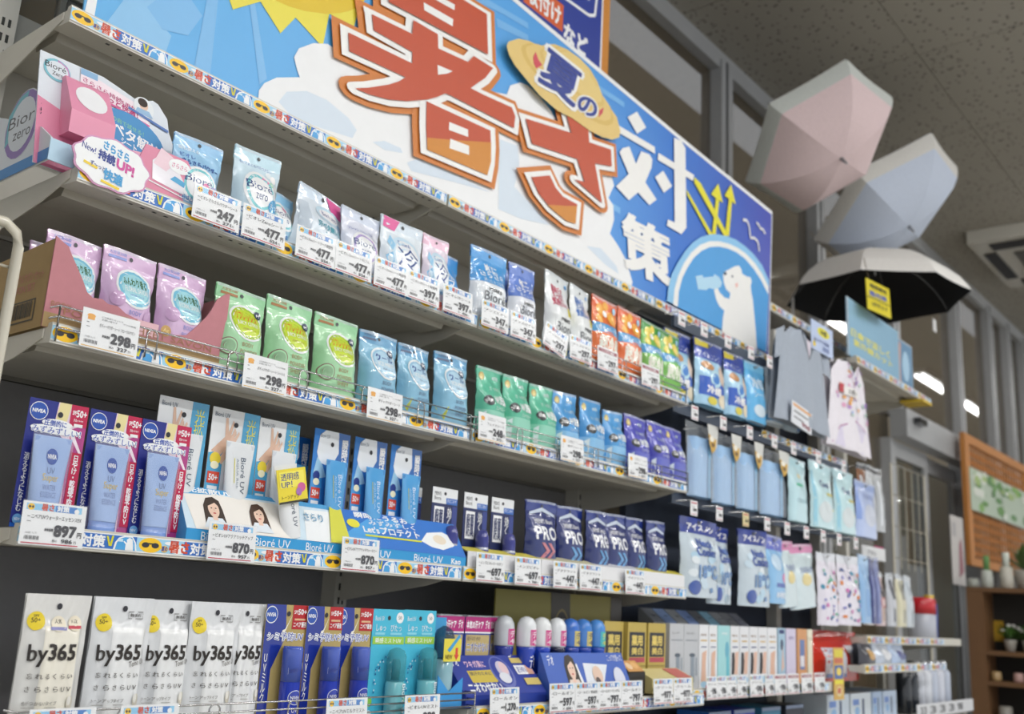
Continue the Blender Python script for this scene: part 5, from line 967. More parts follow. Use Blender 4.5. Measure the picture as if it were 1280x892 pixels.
def roll_on(lb, cap, mid, low, labc):
    t = thing('roll_on_bottle', lb, 'deodorant', group='roll-on deodorant bottles')
    G().lathe([(.011, 0), (.014, .003), (.0165, .030), (.019, .046), (.019, .052)], M(low, 'gloss'), 20, (0, 0, 0)).build('bottle', t)
    G().lathe([(.0195, .052), (.0200, .055), (.0200, .080), (.0185, .094), (.013, .104), (.004, .108)], M(cap, 'gloss'), 20, (0, 0, 0)).build('cap', t)
    q = G(); cf = lambda u, v, l=0: (.0200 * math.sin((u - .5) * 2.4), -(.0200 + l) * math.cos((u - .5) * 2.4), .050 + .045 * v)
    q.art(cf, [('r', .30, .1, 1, .75, M(mid, 'ink')), ('t', 'デオ', .4, .4, .9, .7, M(labc, 'ink'), .03), ('t', '48', .4, .15, .8, .35, M(labc, 'ink'), .02)], 6, base=.0004); q.art(lambda u, v, l=0: (.0155 * math.sin((u - .5) * 2.2), -(.0172 + l) * math.cos((u - .5) * 2.2), .006 + .035 * v), [('t', 'デオ', .3, .2, .8, .9, WINK, .02)], 4, base=.001); q.build('wrap_label', t); return t
RS = [(1.097, '#c9ced4', '#d2418c', '#27389a', '#f4f4f8'), (1.142, '#e4e8ec', '#d2418c', '#2444b8', '#f4f4f8'), (1.196, '#e9ecee', '#d2418c', '#2448c0', '#f4f4f8'), (1.252, '#e4e8ec', '#d2418c', '#141c40', '#f4f4f8'), (1.305, '#3f74cc', '#d8c86a', '#2444a8', '#2a3a80'), (1.354, '#4a86d4', '#d8c86a', '#2348b0', '#2a3a80'), (1.409, '#4f8fd8', '#4ac0c0', '#2450b8', '#e8e060')]
RL = ['silver capped roll-on bottle farthest left, behind the navy display', 'white capped roll-on bottle with pink label, first of three', 'white capped roll-on bottle with pink label, second of three', 'white capped roll-on bottle with near black base', 'blue capped roll-on bottle with gold label, left one', 'blue capped roll-on bottle with gold label, right one', 'blue capped roll-on bottle with teal label, rightmost']
for i, (x, c, m_, l_, tc_) in enumerate(RS):
    o = roll_on(RL[i], c, m_, l_, tc_); o.location = (x, .02 if i else .045, .885); o.scale = (1.12, 1.12, 1.12)
G().box(0, 0, 0, .37, .12, .055, M('#3a50a8', 'card')).build('riser', thing('display_riser', 'dark blue card step under the roll-on bottles', 'display', (1.075, -.004, .832)))
wedge('blue deodorant counter display with a woman and a white roller', 1.155, 1.470, .838, .094, 'display', [('r', 0, 0, 1, 1, M('#3e63bc', 'card')), ('t', 'デオ', .05, .70, .12, .95, WINK, .02), ('p', [(.16, .10), (.38, .75), (.42, .10)], WINK), ('p', [(.44, .2), (.46, .75), (.76, .70), (.62, .1)], M('#e2e8f0', 'ink'))] + woman(.30, .60, .24, '#2f2620', asp=.22, top='#e8d8cc') + [('e', .60, .45, .06, .22, M('#e2c4b0', 'ink')), ('e', .585, .3, .03, .1, M('#5a4a48', 'ink')), ('t', 'こってり塗って', .78, .78, .97, .95, WINK, .02), ('e', .87, .35, .07, .28, M('#d8dcec', 'ink')), ('r', 0, 0, .8, .12, M('#d2409c', 'ink')), ('r', .80, 0, 1, .14, M('#d8c088', 'ink'))], [], '#3e63bc', '#3455ac', yb=-.01, yf=-.048, lip_h=.008)
# gold boxes with black labels
def gold_box(lb, w, h):
    t = thing('cream_box', lb, 'box', group='gold cream boxes'); G().box(-w / 2, 0, 0, w / 2, .04, h, M('#c0aa58', 'card')).build('carton_body', t); g = G()
    g.art(planeY(-w / 2, 0, w, h, 0), [('r', .08, .50, .92, .86, INK), ('t', '薬用', .2, .66, .8, .82, M('#e8d070', 'ink'), .04), ('t', '美白', .2, .53, .8, .64, M('#e8d070', 'ink'), .03), ('r', .08, .42, .92, .49, M('#b84a5a', 'ink')), ('t', '・・・', .3, .2, .7, .25, INK, .02), ('r', 0, .36, 1, .375, M('#8f7c38', 'ink'))], base=.0004); g.build('box_print', t); return t
row(lambda lb: gold_box(lb, .085, .165), [(1.500, .03, .838), (1.590, .02, .838), (1.685, .02, .838)], '{o} gold box with black lettering panel from the left', 'box', 'gold cream boxes')
t = thing('display_stand', 'olive gold display board with dark oval emblem behind gold boxes', 'display', (1.2, .16, .832))
G().box(0, 0, 0, .53, .004, .232, M('#a39a4c', 'card')).build('board', t); g = G(); g.art(planeY(0, 0, .53, .232, 0), [('p', [(.42, 0), (.40, 1), (.55, 1), (.58, 0)], M('#4a463e', 'ink')), ('e', .49, .5, .07, .34, M('#8c7c48', 'ink')), ('e', .49, .5, .062, .31, M('#35322e', 'ink')), ('t', '生肌', .46, .62, .52, .74, WINK, .02), ('t', '下地乳', .45, .48, .53, .58, WINK, .02), ('r', .9, 0, 1, 1, M('#55504a', 'ink'))], base=.0005); g.build('board_print', t)
t = thing('leaflet_box', 'small dark box with an orange picture leaflet before the gold boxes', 'box', (1.475, -.03, .838)); G().prism([(0, 0), (0, .05), (.03, .075), (.05, .075), (.05, 0)], 'x', 0, .075, M('#2a2622', 'card')).build('box_body', t)
g = G(); g.art(lambda u, v, l=0: (.004 + .067 * u, .001 + .028 * v - l, .052 + .023 * v + l), [('r', 0, 0, 1, 1, M('#d8a060', 'card')), ('e', .3, .5, .18, .3, M('#f0d0a8', 'ink')), ('e', .68, .55, .2, .3, M('#e8b878', 'ink'))], base=.0006); g.build('leaflet', t)
t = thing('sample_tray', 'low cream tray of samples with a red corner beneath the gold boxes', 'tray', (1.575, -.035, .838)); G().prism([(0, 0), (0, .035), (.05, .055), (.052, 0)], 'x', 0, .2, M('#d8cc90', 'card')).build('tray_body', t); G().prism([(-.001, .0355), (.044, .0535), (.044, .0545), (-.001, .0365)], 'x', .12, .19, M('#c86a60', 'card')).build('red_leaflet', t)
# ================================================================== tall boxes on the lowest shelf, right of the gold ones
def hair_box(lb, w, kind):
    t = thing('hair_care_box', lb, 'box', group='tall slim boxes on the lowest shelf'); h = .168; K = lambda c: M(c, 'ink')
    col = {'grey': '#c3c6cb', 'skin': '#e8eaee', 'aqua': '#a8dce0', 'dark': '#e6e8ec', 'lilac': '#d6cfe6', 'orange': '#d8a070', 'cream': '#ece8d4', 'blue': '#a9c8dc'}[kind]
    G().box(-w / 2 + .001, 0, 0, w / 2 - .001, .05, h, M(col, 'card')).build('carton_body', t)
    o = {'grey': [('t', 'シェーバー', .15, .84, .7, .88, K('#55595f')), ('r', .1, .74, .9, .755, K('#88909a')), ('r', .45, .1, .7, .5, K('#8f9aa6')), ('e', .55, .52, .2, .03, K('#55606c')), ('r', .78, .2, .9, .48, K('#9aa4ae'))],
         'skin': [('t', '除毛', .2, .82, .8, .86, K('#8a6a50')), ('r', .15, .74, .85, .76, K('#d0a84a')), ('r', .2, .64, .8, .655, K('#3a4a80')), ('p', [(.2, .1), (.3, .55), (.8, .6), (.7, .35), (.75, .1)], K('#e2b8a0')), ('e', .5, .06, .35, .05, K('#a8cfe8')), ('e', .8, .02, .1, .03, K('#d05a7c'))],
         'aqua': [('t', '美容', .3, .85, .8, .89, WINK, .02), ('e', .75, .6, .16, .14, K('#6ab4cc')), ('r', .7, .1, .9, .5, K('#6ac0d0'))],
         'dark': [('t', '除毛', .2, .82, .8, .86, K('#8a6a50')), ('r', .2, .74, .8, .76, K('#d0a84a')), ('r', .2, .64, .8, .66, K('#3a4a80')), ('p', [(.1, .2), (.15, .56), (.4, .56), (.5, .35), (.35, .2)], K('#22242c')), ('p', [(.4, .2), (.5, .56), (.9, .58), (.8, .2)], K('#e2bca8')), ('e', .5, .1, .4, .06, K('#a8cfe8'))],
         'lilac': [('t', '脱毛', .3, .80, .8, .86, K('#8a7aa8'))], 'orange': [('r', .25, .25, .75, .8, K('#6f86b8')), ('r', .3, .3, .7, .5, K('#e8e8ee'))], 'cream': [('t', 'クリーム', .2, .8, .8, .85, K('#9a9468'))],
         'blue': [('r', .15, .9, .85, .97, K('#22306c')), ('e', .5, .7, .2, .1, K('#3a4a66')), ('p', [(.4, .2), (.6, .7), (.8, .3)], K('#e2bca8'))]}[kind]
    g = G(); g.art(planeY(-w / 2 + .001, 0, w - .002, h, 0), o, base=.0004); g.build('box_print', t); return t
HB = [('grey', 1.762, 1.84), ('grey', 1.84, 1.923), ('skin', 1.923, 1.978), ('skin', 1.978, 2.03), ('aqua', 2.03, 2.107), ('dark', 2.107, 2.165), ('dark', 2.165, 2.227), ('dark', 2.227, 2.287), ('dark', 2.287, 2.351), ('skin', 2.351, 2.42), ('blue', 2.425, 2.48), ('lilac', 2.484, 2.56), ('orange', 2.568, 2.645), ('cream', 2.650, 2.692)]
HL = {'grey': 'silver grey shaver box, {o} from the left', 'skin': 'white slim box picturing bare legs, {o} from the left', 'aqua': 'plain aqua slim box between white ones', 'dark': 'white slim box picturing dark hair, {o} from the left', 'lilac': 'plain pale lilac slim box', 'orange': 'orange slim box with blue window beside the red bag', 'cream': 'narrow cream slim box right beside the red bag', 'blue': 'light blue slim box with navy cap print'}
cnt = {}
for k, a, b in HB:
    cnt[k] = cnt.get(k, 0) + 1
    o = hair_box(HL[k].format(o=ORD[cnt[k] - 1]), b - a - .002, k); o.location = ((a + b) / 2 + (.002 if a < 1.8 else 0), .03, .8365)
cols = ['#8c9096', '#8fa8d4', '#a2a5a8', '#8fa8dc', '#85868a', '#8cbcd4', '#9a9ca0', '#8e9094', '#7f828e']
for i, c in enumerate(cols):
    x = 1.80 + i * .064
    t = thing('folded_box', '%s flat box leaning behind the tall slim boxes, %s from the left' % (['grey', 'blue', 'silver', 'periwinkle', 'dark grey', 'light blue', 'pale grey', 'mid grey', 'slate'][i], ORD[i]), 'box', (x, .10, .8365), 0, 'flat boxes leaning behind the slim boxes')
    G().prism([(0, 0), (.0, .17), (.045, .205), (.05, .205), (.05, 0)], 'x', 0, .058, M(c, 'card')).build('box_body', t)
    G().lathe([(.006, 0), (.006, .001)], M('#4a4c50', 'ink'), 10, (.029, .018, .186)).build('hang_hole', t)

# ================================================================== goods hanging on the peg board
def hook(parent, z=0.0, y0=.05, y1=-.012):
    G().tube([(0, y0, z), (0, y1 + .004, z), (0, y1, z + .006)], .0022, CHROME, 6).build('wire_hook', parent)
HOOKLBL = 0
def hang(kind, cat, lb, w, h, d, body, head, ops, seed, loc, grp, rz=0.0, headh=.14, hookz=None, glossy='film'):
    t = pouch(lb, cat, w, h, d, M(body, glossy), M(head, glossy), ops, seed, headh, True, kind, grp)
    t.location = loc; t.rotation_euler = (0, 0, rz); hook(t, h * (1 - headh * .5)); return t
def ice_ops(a='#2a5cc0'):
    return [('r', 0, .70, 1, .86, P('#2a48b0')), ('t', 'アイスリング', .1, .73, .9, .83, P('#e8f0fa'), .03), ('e', .3, .60, .2, .07, P('#c8905a')), ('r', .05, .14, .98, .42, P(a)), ('e', .5, .42, .2, .13, P('#bfe4f4')), ('e', .5, .42, .13, .08, P('#4a8ad8')), ('e', .82, .5, .2, .16, P('#ecd2be')), ('t', '冷感', .2, .18, .7, .30, P('#ffffff'), .04), ('e', .4, .08, .16, .06, P('#e0d24a')), ('e', .8, .12, .2, .10, P('#e8dcc0')), ('p', [(0, 0), (0, .12), (.5, .16), (1, .1), (1, 0)], P('#8cc8ea'))]
H1 = [(1.838, .145, .15), (1.975, .172, .195), (2.137, .132, .195)]
for i, (x, w, h) in enumerate(H1):
    t = hang('cooling_pack', 'cooling pack', 'royal blue cooling ring pack with yellow corner, %s from the left on the top hooks' % ORD[i], w, .200, .02, '#a8d4f0', '#2b46a8', [('p', [(.02, .99), (.5, .97), (.5, .90), (.02, .88)], P('#d8c83a'))] + ice_ops(), 31, (x, .035 if i else .06, 1.622), 'royal blue cooling packs')
hang('cooling_pack', 'cooling pack', 'bright cyan cooling pack on the top hooks', .138, .195, .016, '#5fb4e8', '#7cc6ee', [('t', '冷却', .2, .55, .8, .75, P('#e8f4fc'), .03), ('t', 'シート', .2, .4, .8, .52, P('#e8f4fc'), .02), ('e', .5, .2, .3, .1, P('#d8e8f4')), ('p', [(0, 0), (0, .1), (1, .2), (1, 0)], P('#e2eaf0'))], 32, (2.280, .035, 1.628), 'upper cooling packs')
hang('cooling_pack', 'cooling pack', 'white cooling pack with green leaf and navy mark on top hooks', .122, .185, .016, '#dfe8ee', '#d0dce4', [('p', [(.3, .80), (.6, .86), (.8, .76), (.5, .72)], P('#58b848')), ('e', .45, .45, .3, .12, P('#2a3a7c')), ('r', .1, .2, .9, .28, P('#d88a6a')), ('r', 0, .05, 1, .15, P('#6ab0e0'))], 33, (2.417, .035, 1.645), 'upper cooling packs')
hang('cooling_pack', 'cooling pack', 'white and sky blue cooling pack, rightmost on the top hooks', .118, .175, .016, '#d4e4f0', '#8fc0e6', [('r', 0, .72, 1, .84, P('#4a94d8')), ('t', 'ひんやり', .1, .5, .9, .66, P('#4a5a80'), .02), ('e', .3, .2, .2, .15, P('#4aa0e4')), ('e', .75, .12, .2, .12, P('#3f8ad8'))], 34, (2.545, .035, 1.650), 'upper cooling packs')
CF = clear_film('clear_bag', .22, '#eaf2fa', .10, .6)
def towel_bag(lb, w, h, c1, c2, loc, tagc, rz=0.0):
    t = thing('towel_bag', lb, 'towel', loc, rz, 'cooling towels in clear bags')
    def f(u, v, l=0.0): return ((u - .5) * w * .86, -.020 * math.sqrt(max(0, 1 - (2 * u - 1) ** 2)) - .004 * math.sin(12 * u) - l, v * h * .80)
    g = G(); g.grid(f, 16, 8, M(c1, 'cloth')); g.grid(lambda a, b: (lambda p: (p[0], -.6 * p[1] + .0, p[2]))(f(1 - a, b)), 8, 2, M(c1, 'cloth')); g.build('folded_towel', t)
    g = G(); g.grid(lambda a, b: f(.58 + .40 * a, b * .92, .003), 8, 6, M(c2, 'cloth')); g.build('towel_fold', t)
    pf = pouch_fn(w, h, .030, 5, .12); g = G(); g.grid(pf, 12, 14, CF); g.build('clear_bag', t)
    if tagc:
        g = G(); g.art(lambda u, v, l=0: ((u - .5) * w, -.034 - l, v * h), [('p', [(.42, .99), (.86, .99), (.80, .70), (.62, .62), (.50, .74)], M('#cfd0cc', 'card')), ('p', [(.46, .86), (.78, .80), (.74, .66), (.62, .60), (.50, .72)], M(tagc, 'card')), ('e', .6, .80, .09, .04, M('#e8e4d8', 'card')), ('e', .64, .72, .07, .03, M('#7a5a30', 'ink'))], base=.0003); g.build('cone_label', t)
    hook(t, h * .95); return t
for i, x in enumerate((1.912, 2.058, 2.208, 2.385)):
    towel_bag('light blue towel in a clear bag with gold label, %s from the left' % ORD[i], .150 if i < 3 else .185, .210, '#9fc2e6', '#7fb0d4', (x, .03, 1.348 if i else 1.352), '#c9a24a')
hang('towel_pack', 'towel', 'pale aqua towel pack with a small green mark', .140, .212, .016, '#bfe0e8', '#b4dbe4', [('e', .5, .72, .1, .04, P('#e8d8a8')), ('r', .25, .55, .6, .60, P('#5fc0a0')), ('t', 'COOL', .2, .3, .8, .36, P('#90b8c4'))], 35, (2.580, .03, 1.347), 'aqua towel packs')
for i, (x, w) in enumerate(((2.785, .195), (2.990, .19))):
    hang('towel_pack', 'towel', 'wide pale aqua towel pack with navy script, %s of the pair' % ('left' if i == 0 else 'right'), w, .228, .018, '#c4e4ea', '#bfe2ea', [('t', 'Cool', .3, .62, .7, .72, P('#3a4a80'), .03), ('r', .5, .50, .85, .54, P('#d8cc6a')), ('r', .04, .02, .12, .85, P('#9ad0e4')), ('r', .6, .28, .9, .31, P('#d8d48a')), ('e', .45, .25, .3, .16, P('#d2dde0'))], 36, (x, .03, 1.344), 'aqua towel packs')
hang('towel_pack', 'towel', 'lilac blue towel pack at the right end of the middle hooks', .205, .212, .016, '#b4c4ea', '#98aee0', [('r', .0, .3, .12, .9, P('#8aa4e0')), ('e', .5, .4, .3, .2, P('#c8cfe0')), ('t', 'COLD', .3, .7, .8, .78, P('#6a84c4'))], 37, (3.205, .03, 1.347), 'aqua towel packs')
def neck(lb, w, h, loc, txt, seed):
    o = [('r', 0, .80, 1, 1, P('#2a3f98')), ('t', txt, .15, .84, .90, .93, P('#f0f2f6'), .05), ('t', 'Neck', .3, .64, .75, .74, P('#4a68b8'), .04), ('t', 'Cooler', .25, .52, .85, .64, P('#3a58a8'), .04), ('t', '18℃', .28, .24, .82, .42, P('#5a88c0'), .04), ('e', .22, .12, .13, .09, P('#2f4fa0')), ('p', [(.6, .12), (.9, .18), (.9, .12), (.62, .06)], P('#4a80b8'))]
    rnd = random.Random(seed); 
    for k in range(12): o.insert(1, ('e', rnd.uniform(.12, .88), rnd.uniform(.05, .75), .09, .05, P(rnd.choice(['#b4d4e8', '#c8dcea', '#a2b4c0', '#dfe8ee']))))
    t = hang('neck_cooler_pack', 'neck cooler', lb, w, h, .022, '#c4d2dc', '#2a3f98', o, seed, loc, 'navy topped neck cooler packs', 0.0, .10, None, 'film'); return t
neck('big silver and navy neck cooler pack, leftmost on the lower hooks', .205, .212, (1.893, .02, 1.076), 'アイスノン', 41)
neck('narrow turned neck cooler pack between two wide ones', .125, .222, (2.062, .05, 1.064), 'アイス', 42)
neck('big silver and navy neck cooler pack, second wide one', .195, .225, (2.230, .02, 1.064), 'アイスノン', 43)
hang('cooling_pack', 'cooling pack', 'sky blue cooling pack with violet header and pink spot', .128, .208, .018, '#8cc0ea', '#5f6ccc', [('r', 0, .78, 1, .92, P('#5f6ccc')), ('t', 'アイス', .2, .8, .8, .9, P('#f0f0fa'), .03), ('e', .8, .38, .18, .08, P('#d878b0')), ('r', .3, .24, .9, .30, P('#3a5ab0')), ('e', .4, .6, .25, .12, P('#c8e0f4')), ('t', '8枚', .3, .08, .8, .18, P('#e8f0fa'), .03)], 44, (2.398, .03, 1.078), 'lower cooling packs')
for i, (x, w, rz_) in enumerate(((2.52, .13, .0), (2.64, .20, .0))):
    t = hang('cooling_pack', 'cooling pack', 'pink topped cooling pack with blue base, %s' % ('narrow one on the left' if i == 0 else 'wide one on the right'), w, .205, .016, '#cfdfe4', '#dc7ab0', [('t', 'さらひんやり', .3, .55, .9, .65, P('#5a6ab0'), .02), ('e', .5, .45, .2, .1, P('#e0cf8a')), ('p', [(0, 0), (0, .30), (.5, .36), (1, .42), (1, .12), (.7, 0)], P('#5aa4d8')), ('p', [(0, 0), (.1, .06), (.9, .1), (1, 0)], P('#b870a8'))], 45, (x, .04, 1.072), 'pink topped cooling packs'); t.rotation_euler = (0, -.10, 0)
def pat_bag(lb, w, loc):
    rnd = random.Random(int(loc[0] * 100)); o = [('p', [(.3, .99), (.5, .80), (.62, .98)], M('#d0d4dc', 'card'))]
    for k in range(34): o.append(('e', rnd.uniform(.08, .92), rnd.uniform(.05, .82), rnd.uniform(.03, .07), rnd.uniform(.015, .035), M(rnd.choice(['#e08a4a', '#8a8ac8', '#d07ab8', '#5a9ab8', '#5a6a9a', '#6ab89a']), 'cloth')))
    t = hang('patterned_cloth_bag', 'cloth', lb, w, .245, .018, '#e6e2ee', '#dfe2ea', o, 46, loc, 'patterned cloths in clear bags', 0, .12); return t
pat_bag('patterned white cloth in a clear bag, narrow left one', .165, (2.815, .03, 1.020)); pat_bag('patterned white cloth in a clear bag, wide right one', .205, (3.010, .03, 1.024))
hang('cooling_pack', 'cooling pack', 'slim light blue pack right of the patterned cloths', .10, .245, .012, '#8fb8e2', '#9cc4ea', [('r', .3, .1, .7, .5, P('#6fa4dc'))], 47, (3.170, .03, 1.035), 'slim packs at the right')
for i, (x, c) in enumerate(((3.245, '#2f3a78'), (3.300, '#6a74a8'))):
    hang('slim_pack', 'pack', '%s slim pack hanging right of the light blue one' % ('dark navy', 'slate blue')[i], .05, .245, .010, c, c, [('r', .2, .1, .4, .8, P('#8a94c8'))], 48 + i, (x, .03, 1.035), 'slim packs at the right')
# small hanging price labels at the hook ends
LB = []
for rowz, xs in ((1.805, [1.728, 1.856, 2.002, 2.155, 2.285]), (1.553, [1.806, 1.974, 2.143, 2.315, 2.459, 2.66, 2.886]), (1.290, [1.806, 1.952, 2.115, 2.259, 2.402, 2.549, 2.687, 2.826, 2.981])): LB += [(rowz, x, i) for i, x in enumerate(xs)]
def small_label(lb, c):
    t = thing('hook_label', lb, 'price label', group='small price labels on the hooks'); G().box(-.019, 0, 0, .019, .001, .040, M(c, 'card')).build('label_card', t); g = G()
    g.art(planeY(-.019, 0, .038, .040, 0), [('r', .1, .80, .9, .90, M('#c05a6a', 'ink')), ('r', .15, .6, .7, .63, GREY), ('t', '598', .35, .28, .85, .50, INK, .05), ('r', .1, .08, .9, .12, M('#c05a6a', 'ink'))], base=.0004); g.build('label_print', t)
    G().tube([(0, .055, .042), (0, .004, .042)], .0018, CHROME, 5).build('wire_arm', t); return t
RN = {1.805: 'top', 1.553: 'middle', 1.290: 'lower'}
pr0 = None
for z, x, i in LB:
    lb = 'small white price label on the %s hook row, %s from the left' % (RN[z], ORD[i])
    if z == 1.290 and i == 2: o = small_label('small cream yellow label on the lower hook row', '#dccf9a')
    elif pr0 is None: pr0 = o = small_label(lb, '#e9eaec')
    else: o = copy_thing(pr0, lb, (0, 0, 0))
    o.location = (x, -.016, z)

# camisoles on hangers
def garment(lb, x, z, w, h, body, trim, ops, loc_y=.0, sl=True):
    t = thing('camisole', lb, 'camisole', (x, loc_y, z), 0, 'camisoles on hangers')
    def half(v):
        if v > .86: return .26 + (.42 - .26) * (1 - v) / .14
        return .42 + .13 * (1 - v)
    def f(u, v, l=0.0):
        hw = half(v) * w
        cut = 0.0
        zz = v * h
        if v > .80:
            n = max(0, 1 - abs(u - .5) / .22); zz -= n * (v - .80) * h * .9
        return (hw * (2 * u - 1), -.030 * math.cos((u - .5) * 2.6) - .006 * math.sin(16 * u + 2 * v) - l, zz)
    g = G(); g.grid(f, 22, 18, M(body, 'cloth')); g.grid(lambda a, b: (lambda p: (p[0], .012, p[2]))(f(1 - a, b)), 8, 8, M(body, 'cloth')); g.build('garment_front', t)
    if sl:
        for s in (-1, 1):
            q = G(); q.grid(lambda a, b: (s * w * (.36 + .16 * a + .03 * b), -.012 - .010 * math.sin(3.1 * a), h * (.99 - .10 * a - .30 * b)), 4, 6, M(body, 'cloth')); q.build('sleeve', t)
    p = G(); p.art(f, ops, 10, base=.0015); p.art(f, [('l', [(.28, .985), (.40, .84), (.5, .72), (.60, .84), (.72, .985)], .012, M(trim, 'cloth'))], base=.003); p.build('printed_trim', t)
    G().tube([(0, 0, h * 1.08), (.01, 0, h * 1.10), (.012, 0, h * 1.13), (0, 0, h * 1.15)], .002, CHROME, 6).tube([(-w * .36, .0, h * .93), (0, 0, h * 1.06), (w * .36, 0, h * .93)], .005, M('#3a3c40', 'gloss'), 6).tube([(0, 0, h * 1.05), (0, 0, h * 1.09)], .002, CHROME, 6).build('hanger', t)
    return t
garment('grey sleeved cooling top with dark piping on a hanger', 2.56, 1.655, .42, .33, '#a2abb8', '#33363c', [('p', [(.37, .985), (.5, .72), (.63, .985)], M('#d8d0dc', 'cloth'))])
rnd = random.Random(5); po = [('p', [(.10, .02), (.22, .24), (.5, .34), (.86, .26), (.92, .02)], M('#d8d2e6', 'cloth')), ('l', [(.06, .03), (.22, .24), (.5, .34), (.90, .27)], .012, M('#b06aa0', 'cloth'))]
for k in range(44):
    po.append(('e', rnd.uniform(.12, .88), rnd.uniform(.36, .95), rnd.uniform(.015, .035), rnd.uniform(.012, .03), M(rnd.choice(['#e0a86a', '#c09ad0', '#e0a8c8', '#a8b8dc', '#b8d0c8', '#a884c8']), 'cloth')))
po += [('r', .18, .62, .26, .72, M('#b83a44', 'card')), ('r', .26, .60, .62, .70, M('#e8e6e4', 'card')), ('t', '2点 998', .32, .62, .6, .68, INK, .02)]
garment('white floral patterned camisole on a hanger beside the grey top', 3.02, 1.645, .40, .335, '#e6e2ea', '#a878a8', po, .02, False)
t = thing('info_card', 'pale blue information card with yellow heading above the camisoles', 'card sign', (2.585, -.03, 1.94)); G().box(0, 0, 0, .19, .002, .105, M('#b9c8e6', 'card')).build('card_body', t); g = G(); g.art(planeY(0, 0, .19, .105, 0), [('e', .55, .72, .28, .16, M('#e2da3a', 'ink')), ('t', '冷感', .4, .62, .7, .82, INK, .03), ('t', 'ひんやり肌着', .1, .32, .8, .45, M('#4a5a9a', 'ink'), .02), ('r', .5, .1, .8, .25, M('#7c8cb8', 'ink')), ('e', .12, .2, .06, .1, M('#f0d030', 'ink'))], base=.0005); g.build('card_print', t)
t = thing('info_card', 'white striped card tucked under the grey cooling top', 'card sign', (2.40, -.035, 1.650), 0, None, 0, .12); G().box(0, 0, 0, .16, .002, .075, M('#dfe2e8', 'card')).build('card_body', t); g = G(); g.art(planeY(0, 0, .16, .075, 0), [('r', .05, .8, .95, .92, M('#e0a870', 'ink')), ('r', .1, .55, .8, .62, GREY), ('r', .1, .3, .6, .36, GREY), ('t', '998', .5, .1, .9, .3, M('#8a3a4a', 'ink'), .03)], base=.0005); g.build('card_print', t)

# far end of the bays
t = thing('plastic_bag', 'red plastic wrapped pack with white label on the low shelf', 'pack', (2.925, .065, .8365)); 
pf = pouch_fn(.455, .165, .05, 9, .10); g = G(); g.grid(pf, 20, 10, M('#c8382c', 'bag')); g.grid(lambda a, b: (lambda p: (p[0], .03, p[2]))(pf(1 - a, b)), 4, 4, M('#c8382c', 'bag')); g.build('wrapped_pack', t)
q = G(); q.art(lambda u, v, l=0: pf(u, v, l), [('r', .16, .08, .55, .66, M('#dde0ea', 'film')), ('r', .24, .28, .42, .5, M('#6a7cc0', 'film')), ('t', '冷却', .22, .54, .45, .63, M('#7a4a9a', 'film'), .02), ('r', .62, .35, .98, .72, M('#dde0ea', 'film')), ('r', .70, .45, .86, .62, M('#6a7cc0', 'film')), ('r', .18, .08, .55, .16, M('#4a64b0', 'film'))], 10, base=.001); q.build('white_label', t)
t = thing('hanging_strip', 'yellow and orange vertical leaflet strip hanging from the low shelf', 'leaflet', (2.725, -.026, .785)); G().box(0, 0, 0, .085, .002, .165, M('#d8b060', 'card')).build('strip_card', t); g = G(); g.art(planeY(0, 0, .085, .165, 0), [('r', .08, .82, .92, .96, M('#e0d040', 'ink')), ('r', .08, .70, .92, .80, M('#c86a4a', 'ink')), ('r', .08, .40, .92, .66, M('#4a6aa8', 'ink')), ('e', .5, .54, .25, .08, M('#e8d060', 'ink')), ('r', .08, .30, .92, .38, M('#e8dc3a', 'ink')), ('e', .5, .16, .3, .1, M('#e2cf9a', 'ink')), ('t', '夏', .3, .12, .7, .22, M('#c84a3a', 'ink'), .03)], base=.0005); g.build('strip_print', t)
for i, (x, w, c, c2) in enumerate(((3.02, .12, '#3a3a44', '#c89a4a'), (3.17, .16, '#c4ccd8', '#e2e4e8'), (3.33, .16, '#b8c8e0', '#2a3a80'))):
    t = thing('foil_pack', ['dark patterned small pack beside the red bag', 'silver wrapped pack in the middle of the small shelf', 'blue and silver wrapped pack at the right of the small shelf'][i], 'pack', (x, -.02, .893), 0, 'wrapped packs on the small shelf'); pf = pouch_fn(w, .07, .03, i + 3, .1)
    g = G(); g.grid(pf, 10, 6, M(c, 'foil' if i else 'film')); g.grid(lambda a, b: (lambda p: (p[0], .02, p[2]))(pf(1 - a, b)), 3, 3, M(c, 'foil' if i else 'film')); g.build('wrapped_pack', t); q = G(); q.art(pf, [('e', .5, .5, .25, .25, M(c2, 'film'))], 6, base=.001); q.build('pack_print', t)
G().box(0, 0, 0, 1.6, .17, .69, M('#8f8c84', 'metal')).build('cabinet_body', thing('low_cabinet', 'grey low cabinet below the far shelves', 'cabinet', (2.75, .02, 0)))
for i, (x, w, c) in enumerate(((2.80, .20, '#c4d0dc'), (3.01, .20, '#cdd6de'), (3.22, .10, '#a8bcd6'), (3.33, .15, '#b8c8dc'))):
    t = thing('carton', 'pale blue white carton in the bottom row, %s from the left' % ORD[i], 'carton', (x, .03, .692), 0, 'pale cartons in the bottom row'); G().box(0, 0, 0, w - .005, .15, .10, M(c, 'card')).build('carton_body', t); g = G(); g.art(planeY(0, 0, w - .005, .10, 0), [('r', .55, .2, .65, .8, M('#3a4a6a', 'ink')), ('r', .1, .6, .4, .8, M('#6a8ac8', 'ink')), ('e', .3, .4, .12, .15, M('#8ab0d8', 'ink'))], base=.0005); g.build('carton_print', t)
